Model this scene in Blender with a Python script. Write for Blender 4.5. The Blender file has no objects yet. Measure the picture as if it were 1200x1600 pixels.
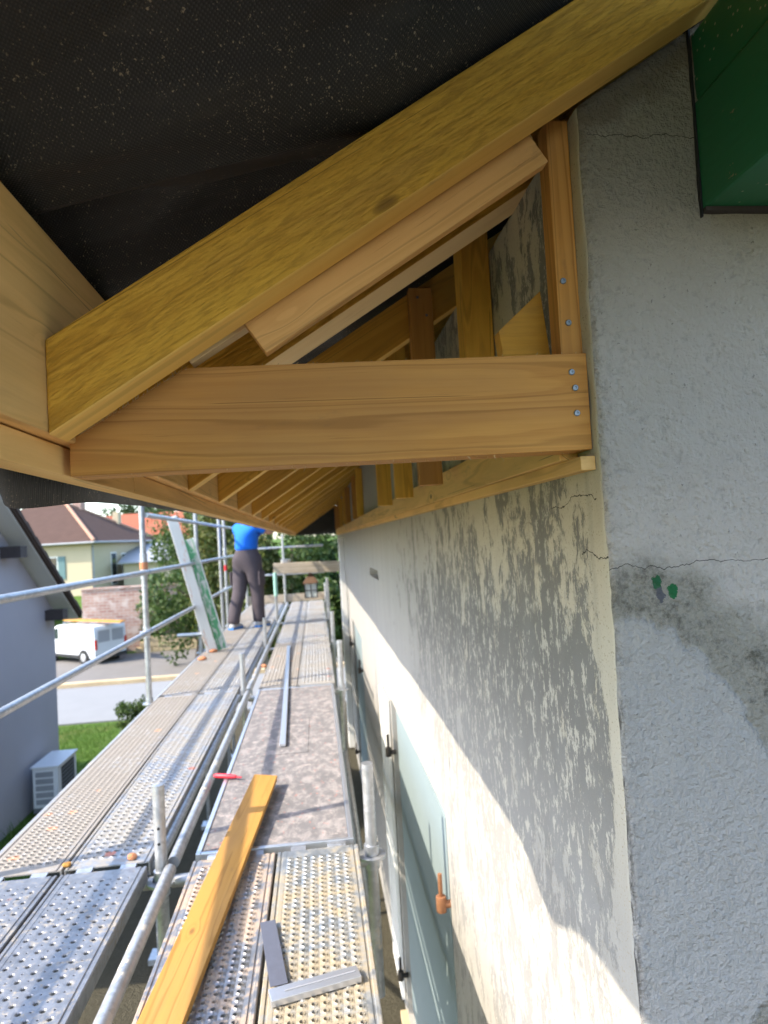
import bpy, bmesh, math, random
from mathutils import Vector, Matrix, noise as mnoise
PI = math.pi
R = math.radians
scene = bpy.context.scene
col = scene.collection

# ------------------------------------------------------------------ camera, sky, sun, exposure
# metres; the eye is the origin, X to the house, Y along the eaves, Z up
cam_d = bpy.data.cameras.new('camera')
cam = bpy.data.objects.new('camera', cam_d)
col.objects.link(cam)
cam_d.sensor_fit = 'VERTICAL'
cam_d.sensor_height = 36.0
cam_d.lens = 23.4
cam_d.clip_start = 0.05
cam_d.clip_end = 3000
cam.matrix_world = Matrix(((0.99306937, 0.05204456, 0.10537836, 0),
                           (-0.10319518, -0.04299799, 0.99373132, 0),
                           (-0.05624937, 0.99771867, 0.03732924, 0),
                           (0, 0, 0, 1)))
cm = Matrix(((0.99306937, 0.05204456, -0.10537836), (-0.10319518, -0.04299799, -0.99373132), (-0.05624937, 0.99771867, -0.03732924)))
cam.matrix_world = cm.to_4x4()
cam_d.dof.use_dof = True
cam_d.dof.focus_distance = 1.12
cam_d.dof.aperture_fstop = 5.2
scene.camera = cam

SUN = Vector((-1.0, -0.27, 0.96)).normalized()          # towards the sun
world = bpy.data.worlds.new('World')
scene.world = world
world.use_nodes = True
wn = world.node_tree.nodes
wl = world.node_tree.links
wn.clear()
sky = wn.new('ShaderNodeTexSky')
sky.sky_type = 'NISHITA'
sky.sun_disc = False
sky.sun_elevation = math.asin(SUN.z)
sky.sun_rotation = math.atan2(SUN.x, SUN.y)
sky.air_density = 1.0
sky.dust_density = 1.2
bg = wn.new('ShaderNodeBackground')
bg.inputs['Strength'].default_value = 0.15
wo = wn.new('ShaderNodeOutputWorld')
wl.new(sky.outputs[0], bg.inputs['Color'])
wl.new(bg.outputs[0], wo.inputs['Surface'])
sun_d = bpy.data.lights.new('sun', 'SUN')
sun_d.energy = 2.0
sun_d.angle = R(0.55)
sun_d.color = (1.0, 0.89, 0.73)
sun = bpy.data.objects.new('sun', sun_d)
sun.rotation_euler = SUN.to_track_quat('Z', 'Y').to_euler()
col.objects.link(sun)
vs = scene.view_settings
vs.view_transform = 'Standard'
vs.look = 'None'
vs.gamma = 1.0
vs.exposure = 2.17
vs.use_curve_mapping = False
scene.render.engine = 'CYCLES'
scene.cycles.max_bounces = 6
scene.cycles.diffuse_bounces = 4
scene.cycles.use_denoising = True
scene.cycles.caustics_reflective = False
scene.cycles.caustics_refractive = False

# ------------------------------------------------------------------ node helpers
class M:
    def __init__(s, name):
        s.m = bpy.data.materials.new(name)
        s.m.use_nodes = True
        s.nt = s.m.node_tree
        s.b = s.nt.nodes['Principled BSDF']
        s.tc = s.nt.nodes.new('ShaderNodeTexCoord')
    def put(s, sock, v):
        if isinstance(v, bpy.types.NodeSocket):
            s.nt.links.new(v, sock)
        elif isinstance(v, (tuple, list)) and len(v) == 3 and sock.type == 'RGBA':
            sock.default_value = (*v, 1)
        else:
            sock.default_value = v
    def node(s, t, ins=None, **props):
        n = s.nt.nodes.new(t)
        for k, v in props.items():
            setattr(n, k, v)
        for k, v in (ins or {}).items():
            s.put(n.inputs[k], v)
        return n
    def obj(s): return s.tc.outputs['Object']
    def rnd(s): return s.node('ShaderNodeObjectInfo').outputs['Random']
    def island(s): return s.node('ShaderNodeNewGeometry').outputs['Random Per Island']
    def mp(s, vec, scale=(1, 1, 1), loc=(0, 0, 0), rot=(0, 0, 0)):
        return s.node('ShaderNodeMapping', {'Vector': vec, 'Scale': scale, 'Location': loc, 'Rotation': rot}).outputs[0]
    def vadd(s, a, b):
        return s.node('ShaderNodeVectorMath', {0: a, 1: b}, operation='ADD').outputs[0]
    def noise(s, vec, scale, detail=4, rough=.55, dist=0):
        return s.node('ShaderNodeTexNoise', {'Vector': vec, 'Scale': scale, 'Detail': detail, 'Roughness': rough, 'Distortion': dist}).outputs['Fac']
    def noisec(s, vec, scale, detail=2):
        return s.node('ShaderNodeTexNoise', {'Vector': vec, 'Scale': scale, 'Detail': detail}).outputs['Color']
    def vor(s, vec, scale, out='Distance', feature='F1', rand=1.0):
        return s.node('ShaderNodeTexVoronoi', {'Vector': vec, 'Scale': scale, 'Randomness': rand}, feature=feature).outputs[out]
    def math(s, op, a, b=0.0, c=0.0, clamp=False):
        return s.node('ShaderNodeMath', {0: a, 1: b, 2: c}, operation=op, use_clamp=clamp).outputs[0]
    def step(s, v, lo, hi):
        return s.node('ShaderNodeMapRange', {'Value': v, 'From Min': lo, 'From Max': hi, 'To Min': 0.0, 'To Max': 1.0}, clamp=True, interpolation_type='SMOOTHSTEP').outputs[0]
    def mix(s, f, a, b, mode='MIX'):
        n = s.node('ShaderNodeMix', None, data_type='RGBA', blend_type=mode)
        s.put(n.inputs[0], f); s.put(n.inputs[6], a); s.put(n.inputs[7], b)
        return n.outputs[2]
    def ramp(s, f, stops):
        n = s.node('ShaderNodeValToRGB', {'Fac': f})
        e = n.color_ramp.elements
        while len(e) < len(stops): e.new(0.5)
        for i, (p, c) in enumerate(stops):
            e[i].position = p
            e[i].color = (*c, 1) if isinstance(c, tuple) else (c, c, c, 1)
        return n.outputs[0]
    def xyz(s, vec):
        n = s.node('ShaderNodeSeparateXYZ', {0: vec}); return n.outputs
    def bump(s, h, strength=.5, dist=.01, prev=None):
        ins = {'Height': h, 'Strength': strength, 'Distance': dist}
        if prev is not None: ins['Normal'] = prev
        return s.node('ShaderNodeBump', ins).outputs[0]
    def out(s, color=None, rough=None, metal=None, normal=None, spec=None):
        for k, v in (('Base Color', color), ('Roughness', rough), ('Metallic', metal), ('Normal', normal), ('Specular IOR Level', spec)):
            if v is not None: s.put(s.b.inputs[k], v)
        return s.m

def wood(name, light, dark, knot, grain=1.0, rough_saw=0.0, rings=1.0, knots=True, var=.25):
    k = M(name)
    off = k.math('MULTIPLY', k.rnd(), 37.0)
    o = k.vadd(k.obj(), k.node('ShaderNodeCombineXYZ', {0: off, 1: off, 2: off}).outputs[0])
    low = k.noise(k.mp(o, (.30, 7, 7)), 1.0, 2, .5)
    low = k.math('ADD', low, k.math('MULTIPLY', k.noise(k.mp(o, (1.6, 16, 16)), 1.0, 3, .6), .10))
    kd = None
    if knots:
        kd = k.vor(k.mp(o, (3.0, 7.0, 7.0)), 1.0)
        kn = k.step(kd, .22, .03)
        low = k.math('ADD', low, k.math('MULTIPLY', kn, .10))
    ring = k.math('FRACT', k.math('MULTIPLY', low, 15.0 * rings))
    ring = k.math('MULTIPLY', k.step(ring, .15, .85), k.step(ring, 1.0, .90))
    fine = k.noise(k.mp(o, (4.0, 150, 150)), 1.0, 5, .68)
    blot = k.noise(k.mp(o, (2.0, 8, 8)), 1.3, 4, .6)
    f = k.math('ADD', k.math('MULTIPLY', ring, .24), k.math('MULTIPLY', fine, .62 * grain))
    f = k.math('ADD', f, k.math('MULTIPLY', k.math('SUBTRACT', blot, .5), .7))
    f = k.math('ADD', f, k.math('MULTIPLY', k.math('SUBTRACT', k.rnd(), .5), var))
    c = k.ramp(f, [(.12, light), (.80, dark)])
    c = k.mix(k.step(fine, .62, .75), c, tuple(x * .72 for x in dark))
    if knots:
        c = k.mix(k.math('MULTIPLY', k.step(kd, .085, .03), .85), c, knot)
    # weathered grey-brown areas and dark growth lines
    wz = k.step(k.noise(k.mp(o, (1.1, 5, 5), (7.7, 2.2, 4.1)), 1.0, 4, .6), .46, .66)
    c = k.mix(k.math('MULTIPLY', wz, .38), c, tuple(0.5 * x + 0.5 * y for x, y in zip(dark, (.30, .20, .12))))
    gl = k.math('ABSOLUTE', k.math('SUBTRACT', k.math('FRACT', k.math('MULTIPLY', low, 9.0 * rings)), .5))
    c = k.mix(k.math('MULTIPLY', k.step(gl, .10, .01), .45), c, tuple(x * .62 for x in dark))
    # hairline splits along the grain, then handling dirt
    spl = k.math('ABSOLUTE', k.math('SUBTRACT', k.noise(k.mp(o, (.22, 9, 9), (3.3, 1.7, 9.1)), 1.0, 0, .5), .47))
    spl = k.math('MULTIPLY', k.step(spl, .005, .001), k.step(k.noise(k.mp(o, (3, 3, 3)), 1.0, 2), .50, .56))
    c = k.mix(k.math('MULTIPLY', spl, .7), c, tuple(x * .28 for x in dark))
    dirt = k.step(k.noise(k.mp(o, (5, 14, 14)), 1.0, 6, .7), .6, .78)
    c = k.mix(k.math('MULTIPLY', dirt, .35), c, (.10, .08, .06))
    h = fine
    nrm = k.bump(h, .35 * grain, .002)
    if rough_saw:
        saw = k.noise(k.mp(o, (26, 170, 170)), 1.0, 4, .6, .3)
        nrm = k.bump(saw, rough_saw, .006, nrm)
        c = k.mix(k.math('MULTIPLY', k.step(saw, .54, .36), .45 * min(1, rough_saw)), c, tuple(x * .55 for x in dark))  # saw furrows darkened, shade of the relief painted in
    return k.out(c, .72, 0, nrm, .3)

MT = {}
MT['wood_mustard'] = wood('wood_mustard', (.80, .44, .055), (.60, .30, .030), (.10, .045, .012), 1.0, .95, .8, var=.1)
MT['wood_planed'] = wood('wood_planed', (.86, .55, .15), (.74, .43, .09), (.25, .13, .05), .5, .0, .6, False)  # planed wood, lightened to paint in light bounced off the deck
MT['wood_planed_pale'] = wood('wood_planed_pale', (.88, .66, .36), (.78, .53, .25), (.3, .18, .08), .6, .0, .6, False)  # pale planed wood with bounce light put into its colour
MT['wood_scab'] = wood('wood_scab', (.74, .42, .155), (.58, .30, .095), (.2, .09, .04), .8, .0, .9)
MT['wood_treated'] = wood('wood_treated', (.82, .46, .075), (.62, .31, .045), (.11, .05, .015), .9, .15, 1.0)
MT['wood_brown'] = wood('wood_brown', (.62, .305, .075), (.43, .18, .040), (.09, .045, .02), .9, .0, 1.25, False, var=.1)
MT['wood_pale'] = wood('wood_pale', (.84, .52, .195), (.68, .40, .13), (.17, .09, .04), .9, .0, .9)
MT['wood_plank'] = wood('wood_plank', (.47, .245, .055), (.39, .185, .038), (.20, .10, .03), .6, .0, .8)
MT['wood_cut'] = wood('wood_cut', (.64, .46, .24), (.50, .33, .15), (.3, .18, .08), 1.0, .0, 1.2, False)
MT['wood_old'] = wood('wood_old', (.56, .49, .39), (.38, .32, .24), (.10, .08, .06), 1.0, .2, 1.0)

def mk_membrane():
    k = M('membrane')
    o = k.obj()
    wo_ = k.node('ShaderNodeVectorMath', {0: k.noisec(o, 70, 3), 'Scale': .014}, operation='SCALE').outputs[0]
    o2 = k.mp(k.vadd(o, wo_), (1.0, .62, 1.0), rot=(0, 0, .5))
    s1 = k.vor(o2, 150); c1 = k.xyz(k.vor(o2, 150, 'Color'))
    clus = k.noise(o, 5.0, 3, .6)
    on = k.math('GREATER_THAN', k.math('ADD', c1[0], k.math('MULTIPLY', clus, 1.3)), 1.52)
    sp = k.math('MULTIPLY', on, k.step(s1, .26, .16))
    s2 = k.vor(o2, 330); c2 = k.xyz(k.vor(o2, 330, 'Color'))
    on2 = k.math('GREATER_THAN', k.math('ADD', c2[1], k.math('MULTIPLY', clus, 1.1)), 1.34)
    sp2 = k.math('MULTIPLY', on2, k.step(s2, .34, .2))
    sp = k.math('MAXIMUM', sp, k.math('MULTIPLY', sp2, .7))
    dust = k.step(k.noise(k.mp(o, (3, 8, 3)), 2.0, 5, .65), .5, .8)
    xx = k.xyz(o)
    q = k.math('ADD', k.math('SUBTRACT', k.math('MULTIPLY', xx[1], 2.6), k.math('MULTIPLY', xx[0], .75)), k.math('MULTIPLY', k.noise(o, 1.6, 3), .9))
    cl = k.math('ABSOLUTE', k.math('SUBTRACT', k.math('FRACT', q), .5))
    cl = k.math('MULTIPLY', k.step(cl, .022, .002), k.step(k.noise(o, 26, 5, .7), .42, .62))
    dust = k.math('ADD', dust, k.math('MULTIPLY', cl, 1.6))
    base = k.mix(k.math('MULTIPLY', dust, .6), (.019, .019, .0175), (.060, .054, .044))
    c = k.mix(k.math('MULTIPLY', sp, .85), base, (.36, .30, .20))
    x = k.xyz(o)
    wv = k.math('MULTIPLY', k.math('SINE', k.math('MULTIPLY', x[0], 1100)), k.math('SINE', k.math('MULTIPLY', x[1], 1000)))
    c = k.mix(k.step(wv, .1, .9), c, (.048, .046, .042))
    nrm = k.bump(wv, .35, .0012)
    return k.out(c, .5, 0, nrm, .35)
MT['membrane'] = mk_membrane()

def mk_front_wall():
    k = M('front_wall_paint')
    o = k.obj(); x = k.xyz(o)
    Y, Z = x[1], x[2]
    v = k.mp(o, (1, 7.5, 3.9))
    n1 = k.noise(v, 1.35, 13, .75, .25)
    big = k.noise(k.mp(o, (1, 2.2, 1.1)), 1.0, 3, .5)
    # share of bare grey render: little by the corner and high up near it, more further on
    along = k.math('MULTIPLY', k.step(Y, 1.06, 1.22), k.step(Y, 4.2, 1.9))
    high = k.step(Z, -.02, -.30)
    share = k.math('MULTIPLY', along, .09)
    share = k.math('ADD', share, k.math('MULTIPLY', k.math('MULTIPLY', high, k.step(Y, 4.5, 2.2)), .12))
    share = k.math('ADD', share, k.math('MULTIPLY', k.math('SUBTRACT', big, .5), .25))
    share = k.math('SUBTRACT', share, k.math('MULTIPLY', k.step(Y, 1.12, 1.06), .20))
    share = k.math('SUBTRACT', share, k.math('MULTIPLY', k.step(Z, -.60, -1.0), .10))
    share = k.math('SUBTRACT', share, k.math('MULTIPLY', k.step(Y, 3.4, 6.0), .12))
    m = k.math('ADD', n1, share)
    bare = k.step(m, .585, .630)
    cream = k.mix(k.noise(o, 3, 4), (.55, .50, .41), (.48, .435, .355))
    cream = k.mix(k.math('MULTIPLY', k.step(Y, 1.5, 3.2), .8), cream, k.mix(k.noise(k.mp(o, (1, 9, .6)), 1.0, 4), (.29, .28, .262), (.40, .39, .365)))
    low = k.step(Z, -.30, -.75)
    cream = k.mix(k.math('MULTIPLY', low, .85), cream, k.mix(k.noise(k.mp(o, (1, 5, 1.2)), 1.6, 6, .7), (.30, .288, .272), (.41, .393, .367)))
    cream = k.mix(k.step(k.noise(o, 210, 2, .6), .58, .72), cream, (.34, .29, .22))
    grey = k.mix(k.noise(k.mp(o, (1, 6, 2)), 1.5, 5), (.165, .157, .145), (.25, .24, .225))
    grey = k.mix(k.math('MULTIPLY', low, .55), grey, (.33, .32, .305))
    fl = k.step(k.noise(k.mp(o, (1, 44, 22)), 1.0, 8, .76), .535, .575)
    grey = k.mix(k.math('MULTIPLY', fl, .9), grey, (.50, .465, .40))
    c = k.mix(bare, cream, grey)
    streak = k.step(k.noise(k.mp(o, (1, 14, .5)), 1.0, 4), .55, .75)
    c = k.mix(k.math('MULTIPLY', streak, .28), c, (.22, .20, .18))
    # hairline crack
    def crack(zc, y0, y1, seed):
        w = k.math('MULTIPLY', k.math('SUBTRACT', k.noise(k.mp(o, (1, 1, 1), (0, seed, 0)), 16, 4), .5), .07)
        d = k.math('ABSOLUTE', k.math('SUBTRACT', k.math('ADD', Z, w), zc))
        a = k.step(d, .0016, .0006)
        return k.math('MULTIPLY', a, k.math('MULTIPLY', k.math('GREATER_THAN', Y, y0), k.math('LESS_THAN', Y, y1)))
    cr = k.math('MAXIMUM', crack(-.055, 1.0, 1.16, 3), crack(.045, 1.08, 1.3, 9))
    c = k.mix(cr, c, (.05, .045, .04))
    h = k.math('ADD', k.math('MULTIPLY', k.math('SUBTRACT', 1.0, bare), .55), k.math('MULTIPLY', k.noise(o, 160, 4, .6), .5))
    nrm = k.bump(h, .5, .004)
    return k.out(c, .9, 0, nrm, .2)
MT['front_wall'] = mk_front_wall()

def mk_gable():
    k = M('gable_roughcast')
    o = k.obj(); x = k.xyz(o)
    X, Z = x[0], x[2]
    wob = k.math('MULTIPLY', k.math('SUBTRACT', k.noise(o, 9, 5, .6), .5), .32)
    def ell(cx, cz, rx, rz):
        a = k.math('DIVIDE', k.math('SUBTRACT', X, cx), rx)
        b = k.math('DIVIDE', k.math('SUBTRACT', Z, cz), rz)
        return k.math('ADD', k.math('SQRT', k.math('ADD', k.math('MULTIPLY', a, a), k.math('MULTIPLY', b, b))), wob)
    up = ell(.50, -.55, .36, .47)
    lo = ell(.49, -.55, .262, .395)
    base = k.mix(k.noise(o, 6, 5), (.56, .51, .47), (.65, .595, .55))
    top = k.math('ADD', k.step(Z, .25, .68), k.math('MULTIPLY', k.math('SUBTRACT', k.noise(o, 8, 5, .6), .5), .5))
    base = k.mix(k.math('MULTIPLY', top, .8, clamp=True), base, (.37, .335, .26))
    band = k.math('MULTIPLY', k.step(up, 1.10, .93), k.step(lo, .95, 1.02))
    bandc = k.mix(k.noise(o, 12, 6, .65), (.31, .285, .24), (.44, .41, .355))
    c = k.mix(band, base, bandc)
    mould = k.math('MULTIPLY', band, k.step(k.math('ADD', k.noise(o, 48, 9, .8), k.math('MULTIPLY', k.math('SUBTRACT', k.noise(o, 8, 3), .42), .5)), .46, .74))
    c = k.mix(k.math('MULTIPLY', mould, .9), c, (.09, .085, .068))
    patch = k.step(lo, 1.0, .97)
    c = k.mix(k.math('MULTIPLY', patch, .8), c, (.45, .43, .41))
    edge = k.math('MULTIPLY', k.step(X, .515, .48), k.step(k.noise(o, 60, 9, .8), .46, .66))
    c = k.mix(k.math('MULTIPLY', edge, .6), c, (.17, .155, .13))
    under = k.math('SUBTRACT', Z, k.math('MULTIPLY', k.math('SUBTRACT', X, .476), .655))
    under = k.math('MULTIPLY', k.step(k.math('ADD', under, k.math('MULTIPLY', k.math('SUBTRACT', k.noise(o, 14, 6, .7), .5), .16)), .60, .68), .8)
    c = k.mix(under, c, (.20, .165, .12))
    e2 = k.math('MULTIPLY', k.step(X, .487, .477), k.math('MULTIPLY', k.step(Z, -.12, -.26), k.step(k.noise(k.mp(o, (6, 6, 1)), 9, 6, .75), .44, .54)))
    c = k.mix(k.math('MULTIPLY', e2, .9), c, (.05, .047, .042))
    pit = k.step(k.noise(o, 95, 3, .7), .66, .72)
    c = k.mix(k.math('MULTIPLY', pit, .55), c, (.14, .13, .11))
    def crack(zc, x0, x1, seed, amp=.05):
        w = k.math('MULTIPLY', k.math('SUBTRACT', k.noise(k.mp(o, (1, 1, .3), (seed, 0, 0)), 15, 5, .6), .5), amp)
        d = k.math('ABSOLUTE', k.math('SUBTRACT', k.math('ADD', Z, w), zc))
        a = k.step(d, k.math('MULTIPLY', k.noise(o, 25, 3), .0018), .0002)
        return k.math('MULTIPLY', a, k.math('MULTIPLY', k.math('GREATER_THAN', X, x0), k.math('LESS_THAN', X, x1)))
    cr = k.math('MAXIMUM', crack(.655, .49, .69, 3), crack(-.075, .475, .95, 11))
    c = k.mix(cr, c, (.04, .035, .03))
    def blot(px, pz, r, seed):
        wv = k.math('MULTIPLY', k.math('SUBTRACT', k.noise(k.mp(o, loc=(seed, 0, 0)), 42, 4, .7), .5), .035)
        a = k.math('SUBTRACT', X, px); b = k.math('MULTIPLY', k.math('SUBTRACT', Z, pz), .6)
        d = k.math('ADD', k.math('SQRT', k.math('ADD', k.math('MULTIPLY', a, a), k.math('MULTIPLY', b, b))), wv)
        return k.step(d, .008, .006)
    c = k.mix(blot(.582, -.113, 1, 1), c, (.025, .16, .06))
    c = k.mix(blot(.556, -.10, 1, 5), c, (.03, .13, .06))
    c = k.mix(blot(.572, .82, 1, 7), c, (.012, .07, .03))
    c = k.mix(blot(.56, -.118, 1, 9), c, (.12, .12, .14))
    h = k.math('ADD', k.noise(o, 95, 5, .65), k.math('MULTIPLY', k.noise(o, 32, 3, .6), .8))
    h = k.math('ADD', h, k.math('MULTIPLY', patch, .5))
    c = k.mix(k.math('MULTIPLY', k.step(h, .86, .66), .22), c, (.20, .19, .17))  # low spots of the bump darkened, pit shade put into the colour
    nrm = k.bump(h, 1.0, .02)
    return k.out(c, .92, 0, nrm, .2)
MT['gable'] = mk_gable()

def plain(name, c, rough=.6, metal=0, var=.15, scale=8, bump=.0, spec=.4, bscale=120):
    k = M(name)
    o = k.obj()
    f = k.noise(o, scale, 5, .6)
    cc = k.mix(f, tuple(x * (1 - var) for x in c), tuple(min(1, x * (1 + var)) for x in c))
    nrm = k.bump(k.noise(o, bscale, 4), bump, .004) if bump else None
    return k.out(cc, rough, metal, nrm, spec)

def steel(name, base, dust_c=None, dust=0.0, dscale=30, spots=0.0, spot_c=(.5, .3, .15), soft=.06):
    k = M(name)
    off = k.math('MULTIPLY', k.rnd(), 23.0)
    o = k.vadd(k.obj(), k.node('ShaderNodeCombineXYZ', {0: off, 1: off, 2: 0.0}).outputs[0])
    sp = k.xyz(k.vor(o, 55, 'Color'))[0]
    c = k.mix(sp, tuple(x * .85 for x in base), tuple(min(1, x * 1.12) for x in base))
    c = k.mix(k.step(k.noise(o, 7, 5, .65), .5, .75), c, tuple(x * .72 for x in base))
    metal = .75
    rough = .42
    if dust_c:
        d = k.math('ADD', k.noise(o, dscale, 7, .72), k.math('MULTIPLY', k.math('SUBTRACT', k.noise(o, 2.3, 3), .5), .5))
        dm = k.step(d, 1 - dust - soft, 1 - dust + soft)
        dc = k.mix(k.noise(o, 45, 7, .75), tuple(x * .62 for x in dust_c), tuple(min(1, x * 1.12) for x in dust_c))
        c = k.mix(dm, c, dc)
        metal = k.math('MULTIPLY', k.math('SUBTRACT', 1.0, dm), .7)
        rough = k.math('ADD', .45, k.math('MULTIPLY', dm, .45))
    if spots:
        q = k.math('MULTIPLY', k.math('GREATER_THAN', k.xyz(k.vor(o, 11, 'Color'))[1], 1 - spots), k.step(k.vor(o, 11), .32, .22))
        c = k.mix(q, c, spot_c)
    return k.out(c, rough, metal, k.bump(k.noise(o, 90, 3), .12, .003), .5)
MT['steel'] = steel('galvanised_steel', (.50, .52, .55))
MT['tube'] = steel('galvanised_tube', (.46, .47, .48), (.55, .50, .42), .36, 18, soft=.05)
MT['steel_clean'] = steel('deck_clean', (.285, .285, .295), (.33, .30, .26), .40, 40, .04, (.55, .28, .20))
MT['steel_beige'] = steel('deck_beige_dust', (.42, .42, .42), (.315, .285, .25), .64, 26, .05, (.52, .30, .20), soft=.12)
MT['steel_grey'] = steel('deck_grey_dust', (.36, .37, .39), (.325, .305, .275), .52, 24, .04, (.45, .20, .15), soft=.10)
MT['steel_yellow'] = steel('deck_yellow_dust', (.35, .37, .38), (.36, .30, .205), .50, 15, .03, (.6, .22, .10), soft=.12)
MT['steel_pink'] = steel('deck_mixed_dust', (.30, .30, .31), (.42, .33, .26), .50, 15, .08, (.55, .18, .12), soft=.05)

def mk_ply():
    k = M('plywood_splashed')
    o = k.obj()
    a = k.noise(k.mp(o, (1.0, .55, 1)), 16, 10, .76, .4)
    c = k.mix(k.noise(o, 5, 4), (.13, .125, .125), (.19, .18, .18))
    c = k.mix(k.step(a, .44, .62), c, (.29, .265, .255))
    c = k.mix(k.step(k.noise(k.mp(o, loc=(5, 2, 0)), 17, 9, .75), .53, .66), c, (.37, .325, .305))
    c = k.mix(k.step(k.noise(k.mp(o, loc=(9, 7, 0)), 30, 5, .7), .62, .67), c, (.44, .17, .13))
    return k.out(c, .85, 0, k.bump(a, .4, .004), .2)
MT['ply'] = mk_ply()

def mk_green():
    k = M('green_paint')
    o = k.obj()
    c = k.mix(k.noise(o, 7, 5), (.018, .120, .055), (.028, .180, .085))
    chip = k.step(k.noise(k.mp(o, (1, .5, 1)), 34, 6, .75), .655, .69)
    c = k.mix(chip, c, (.36, .27, .17))
    sp = k.math('MULTIPLY', k.math('GREATER_THAN', k.xyz(k.vor(o, 110, 'Color'))[0], .9), k.step(k.vor(o, 110), .28, .16))
    c = k.mix(k.math('MULTIPLY', sp, .8), c, (.45, .40, .30))
    return k.out(c, .42, 0, k.bump(k.noise(k.mp(o, (80, 6, 80)), 1, 4), .3, .003), .4)
MT['green'] = mk_green()

MT['white_paint'] = plain('white_paint', (.74, .74, .72), .55, 0, .06)
MT['pane_film'] = plain('window_film', (.225, .275, .285), .75, 0, .05, 2, 0, .15)
MT['copper'] = plain('coppery_iron', (.40, .19, .10), .55, .5, .25, 60)
MT['black_iron'] = plain('black_iron', (.025, .022, .02), .5, .3, .3, 60)
MT['screw'] = plain('zinc_screw', (.24, .27, .31), .45, .9, .1, 200)
MT['sky_render'] = plain('smooth_render_grey', (.40, .39, .42), .9, 0, .05, 3, .15, .2)
MT['roof_dark'] = plain('dark_roof_tile', (.075, .055, .045), .85, 0, .35, 14, .4, .2, 40)
MT['soffit'] = plain('pale_soffit', (.62, .62, .58), .8, 0, .05)
MT['dark_wood'] = plain('dark_stained_wood', (.05, .04, .04), .7, 0, .3, 20)
MT['ac_white'] = plain('white_metal_casing', (.72, .73, .74), .45, 0, .04)
MT['black_plastic'] = plain('black_plastic', (.018, .018, .02), .5, 0, .2)
MT['van_white'] = plain('white_car_paint', (.60, .62, .64), .25, 0, .02)
MT['tyre'] = plain('rubber', (.02, .02, .02), .8, 0, .2)
MT['red_glass'] = plain('red_lamp', (.45, .02, .015), .2, 0, .1)
MT['car_glass'] = plain('car_glass', (.03, .04, .05), .08, 0, .1, spec=.8)
MT['red_plastic'] = plain('red_plastic', (.62, .03, .05), .4, 0, .1)
MT['alu'] = plain('aluminium', (.62, .63, .66), .38, .8, .08, 40)
MT['square_blade'] = plain('dark_steel_blade', (.16, .165, .20), .45, .5, .15, 50)
MT['tile_orange'] = plain('broken_tile', (.50, .21, .10), .85, 0, .25, 40, .3)
MT['blue_shirt'] = plain('blue_cotton', (.010, .16, .72), .85, 0, .12, 14, .25)
MT['trousers'] = plain('dark_work_cloth', (.075, .062, .072), .9, 0, .3, 9, .3)
MT['skin'] = plain('skin', (.56, .29, .20), .55, 0, .08)
MT['hair'] = plain('brown_hair', (.07, .045, .03), .7, 0, .3, 60, .5)
MT['shoe'] = plain('shoe_grey', (.42, .42, .42), .7, 0, .2)
MT['shoe_blue'] = plain('shoe_blue', (.03, .22, .62), .6, 0, .1)
MT['teal'] = plain('pale_teal_plastic', (.36, .66, .56), .5, 0, .1)
MT['bark'] = plain('bark', (.12, .09, .06), .95, 0, .3, 12, .5)
MT['asphalt'] = plain('asphalt', (.17, .16, .15), .95, 0, .2, 1.2, .3, .2)
MT['brick'] = None
MT['yellow_stone'] = plain('yellow_stone', (.46, .36, .22), .95, 0, .35, 3, .5)
MT['white_wall'] = plain('white_garden_wall', (.21, .215, .22), .9, 0, .08, 2)
MT['cream_render'] = plain('cream_render', (.46, .39, .27), .9, 0, .05, 2)
MT['orange_roof'] = plain('orange_roof_tile', (.30, .095, .055), .9, 0, .18, 2.5, .3, .2, 30)
MT['brown_roof'] = plain('brown_roof_tile', (.075, .045, .036), .9, 0, .25, 2.0, .3, .2, 30)
MT['ridge_tile'] = plain('ridge_tile', (.34, .20, .14), .9, 0, .2, 4)
MT['glass_dark'] = plain('window_glass', (.035, .045, .05), .1, 0, .2, spec=.8)
MT['teal_shutter'] = plain('teal_shutter', (.10, .18, .19), .6, 0, .1)
MT['rust'] = plain('rusty_brown_metal', (.13, .075, .045), .75, .2, .3, 30)
MT['lamp_glass'] = plain('lantern_glass', (.55, .58, .55), .2, 0, .1)
MT['grey_metal'] = plain('grey_sheet', (.30, .31, .33), .6, 0, .1)

def mk_splash():
    k = M('green_splashed_metal')
    o = k.obj()
    a = k.noise(k.mp(o, (3, 12, 12)), 1.6, 6, .7)
    c = k.mix(k.step(a, .40, .55), (.62, .61, .58), (.10, .36, .17))
    c = k.mix(k.step(k.noise(o, 22, 5, .7), .56, .64), c, (.66, .65, .62))
    return k.out(c, .7, .1)
MT['splash'] = mk_splash()
def mk_scuffed():
    k = M('scuffed_white_board')
    o = k.obj()
    c = k.mix(k.noise(o, 5, 5), (.62, .61, .59), (.74, .73, .71))
    c = k.mix(k.step(k.noise(k.mp(o, (2, 9, 9), (3, 0, 0)), 1.6, 5, .7), .60, .68), c, (.62, .34, .22))
    return k.out(c, .7)
MT['scuffed'] = mk_scuffed()

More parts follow.
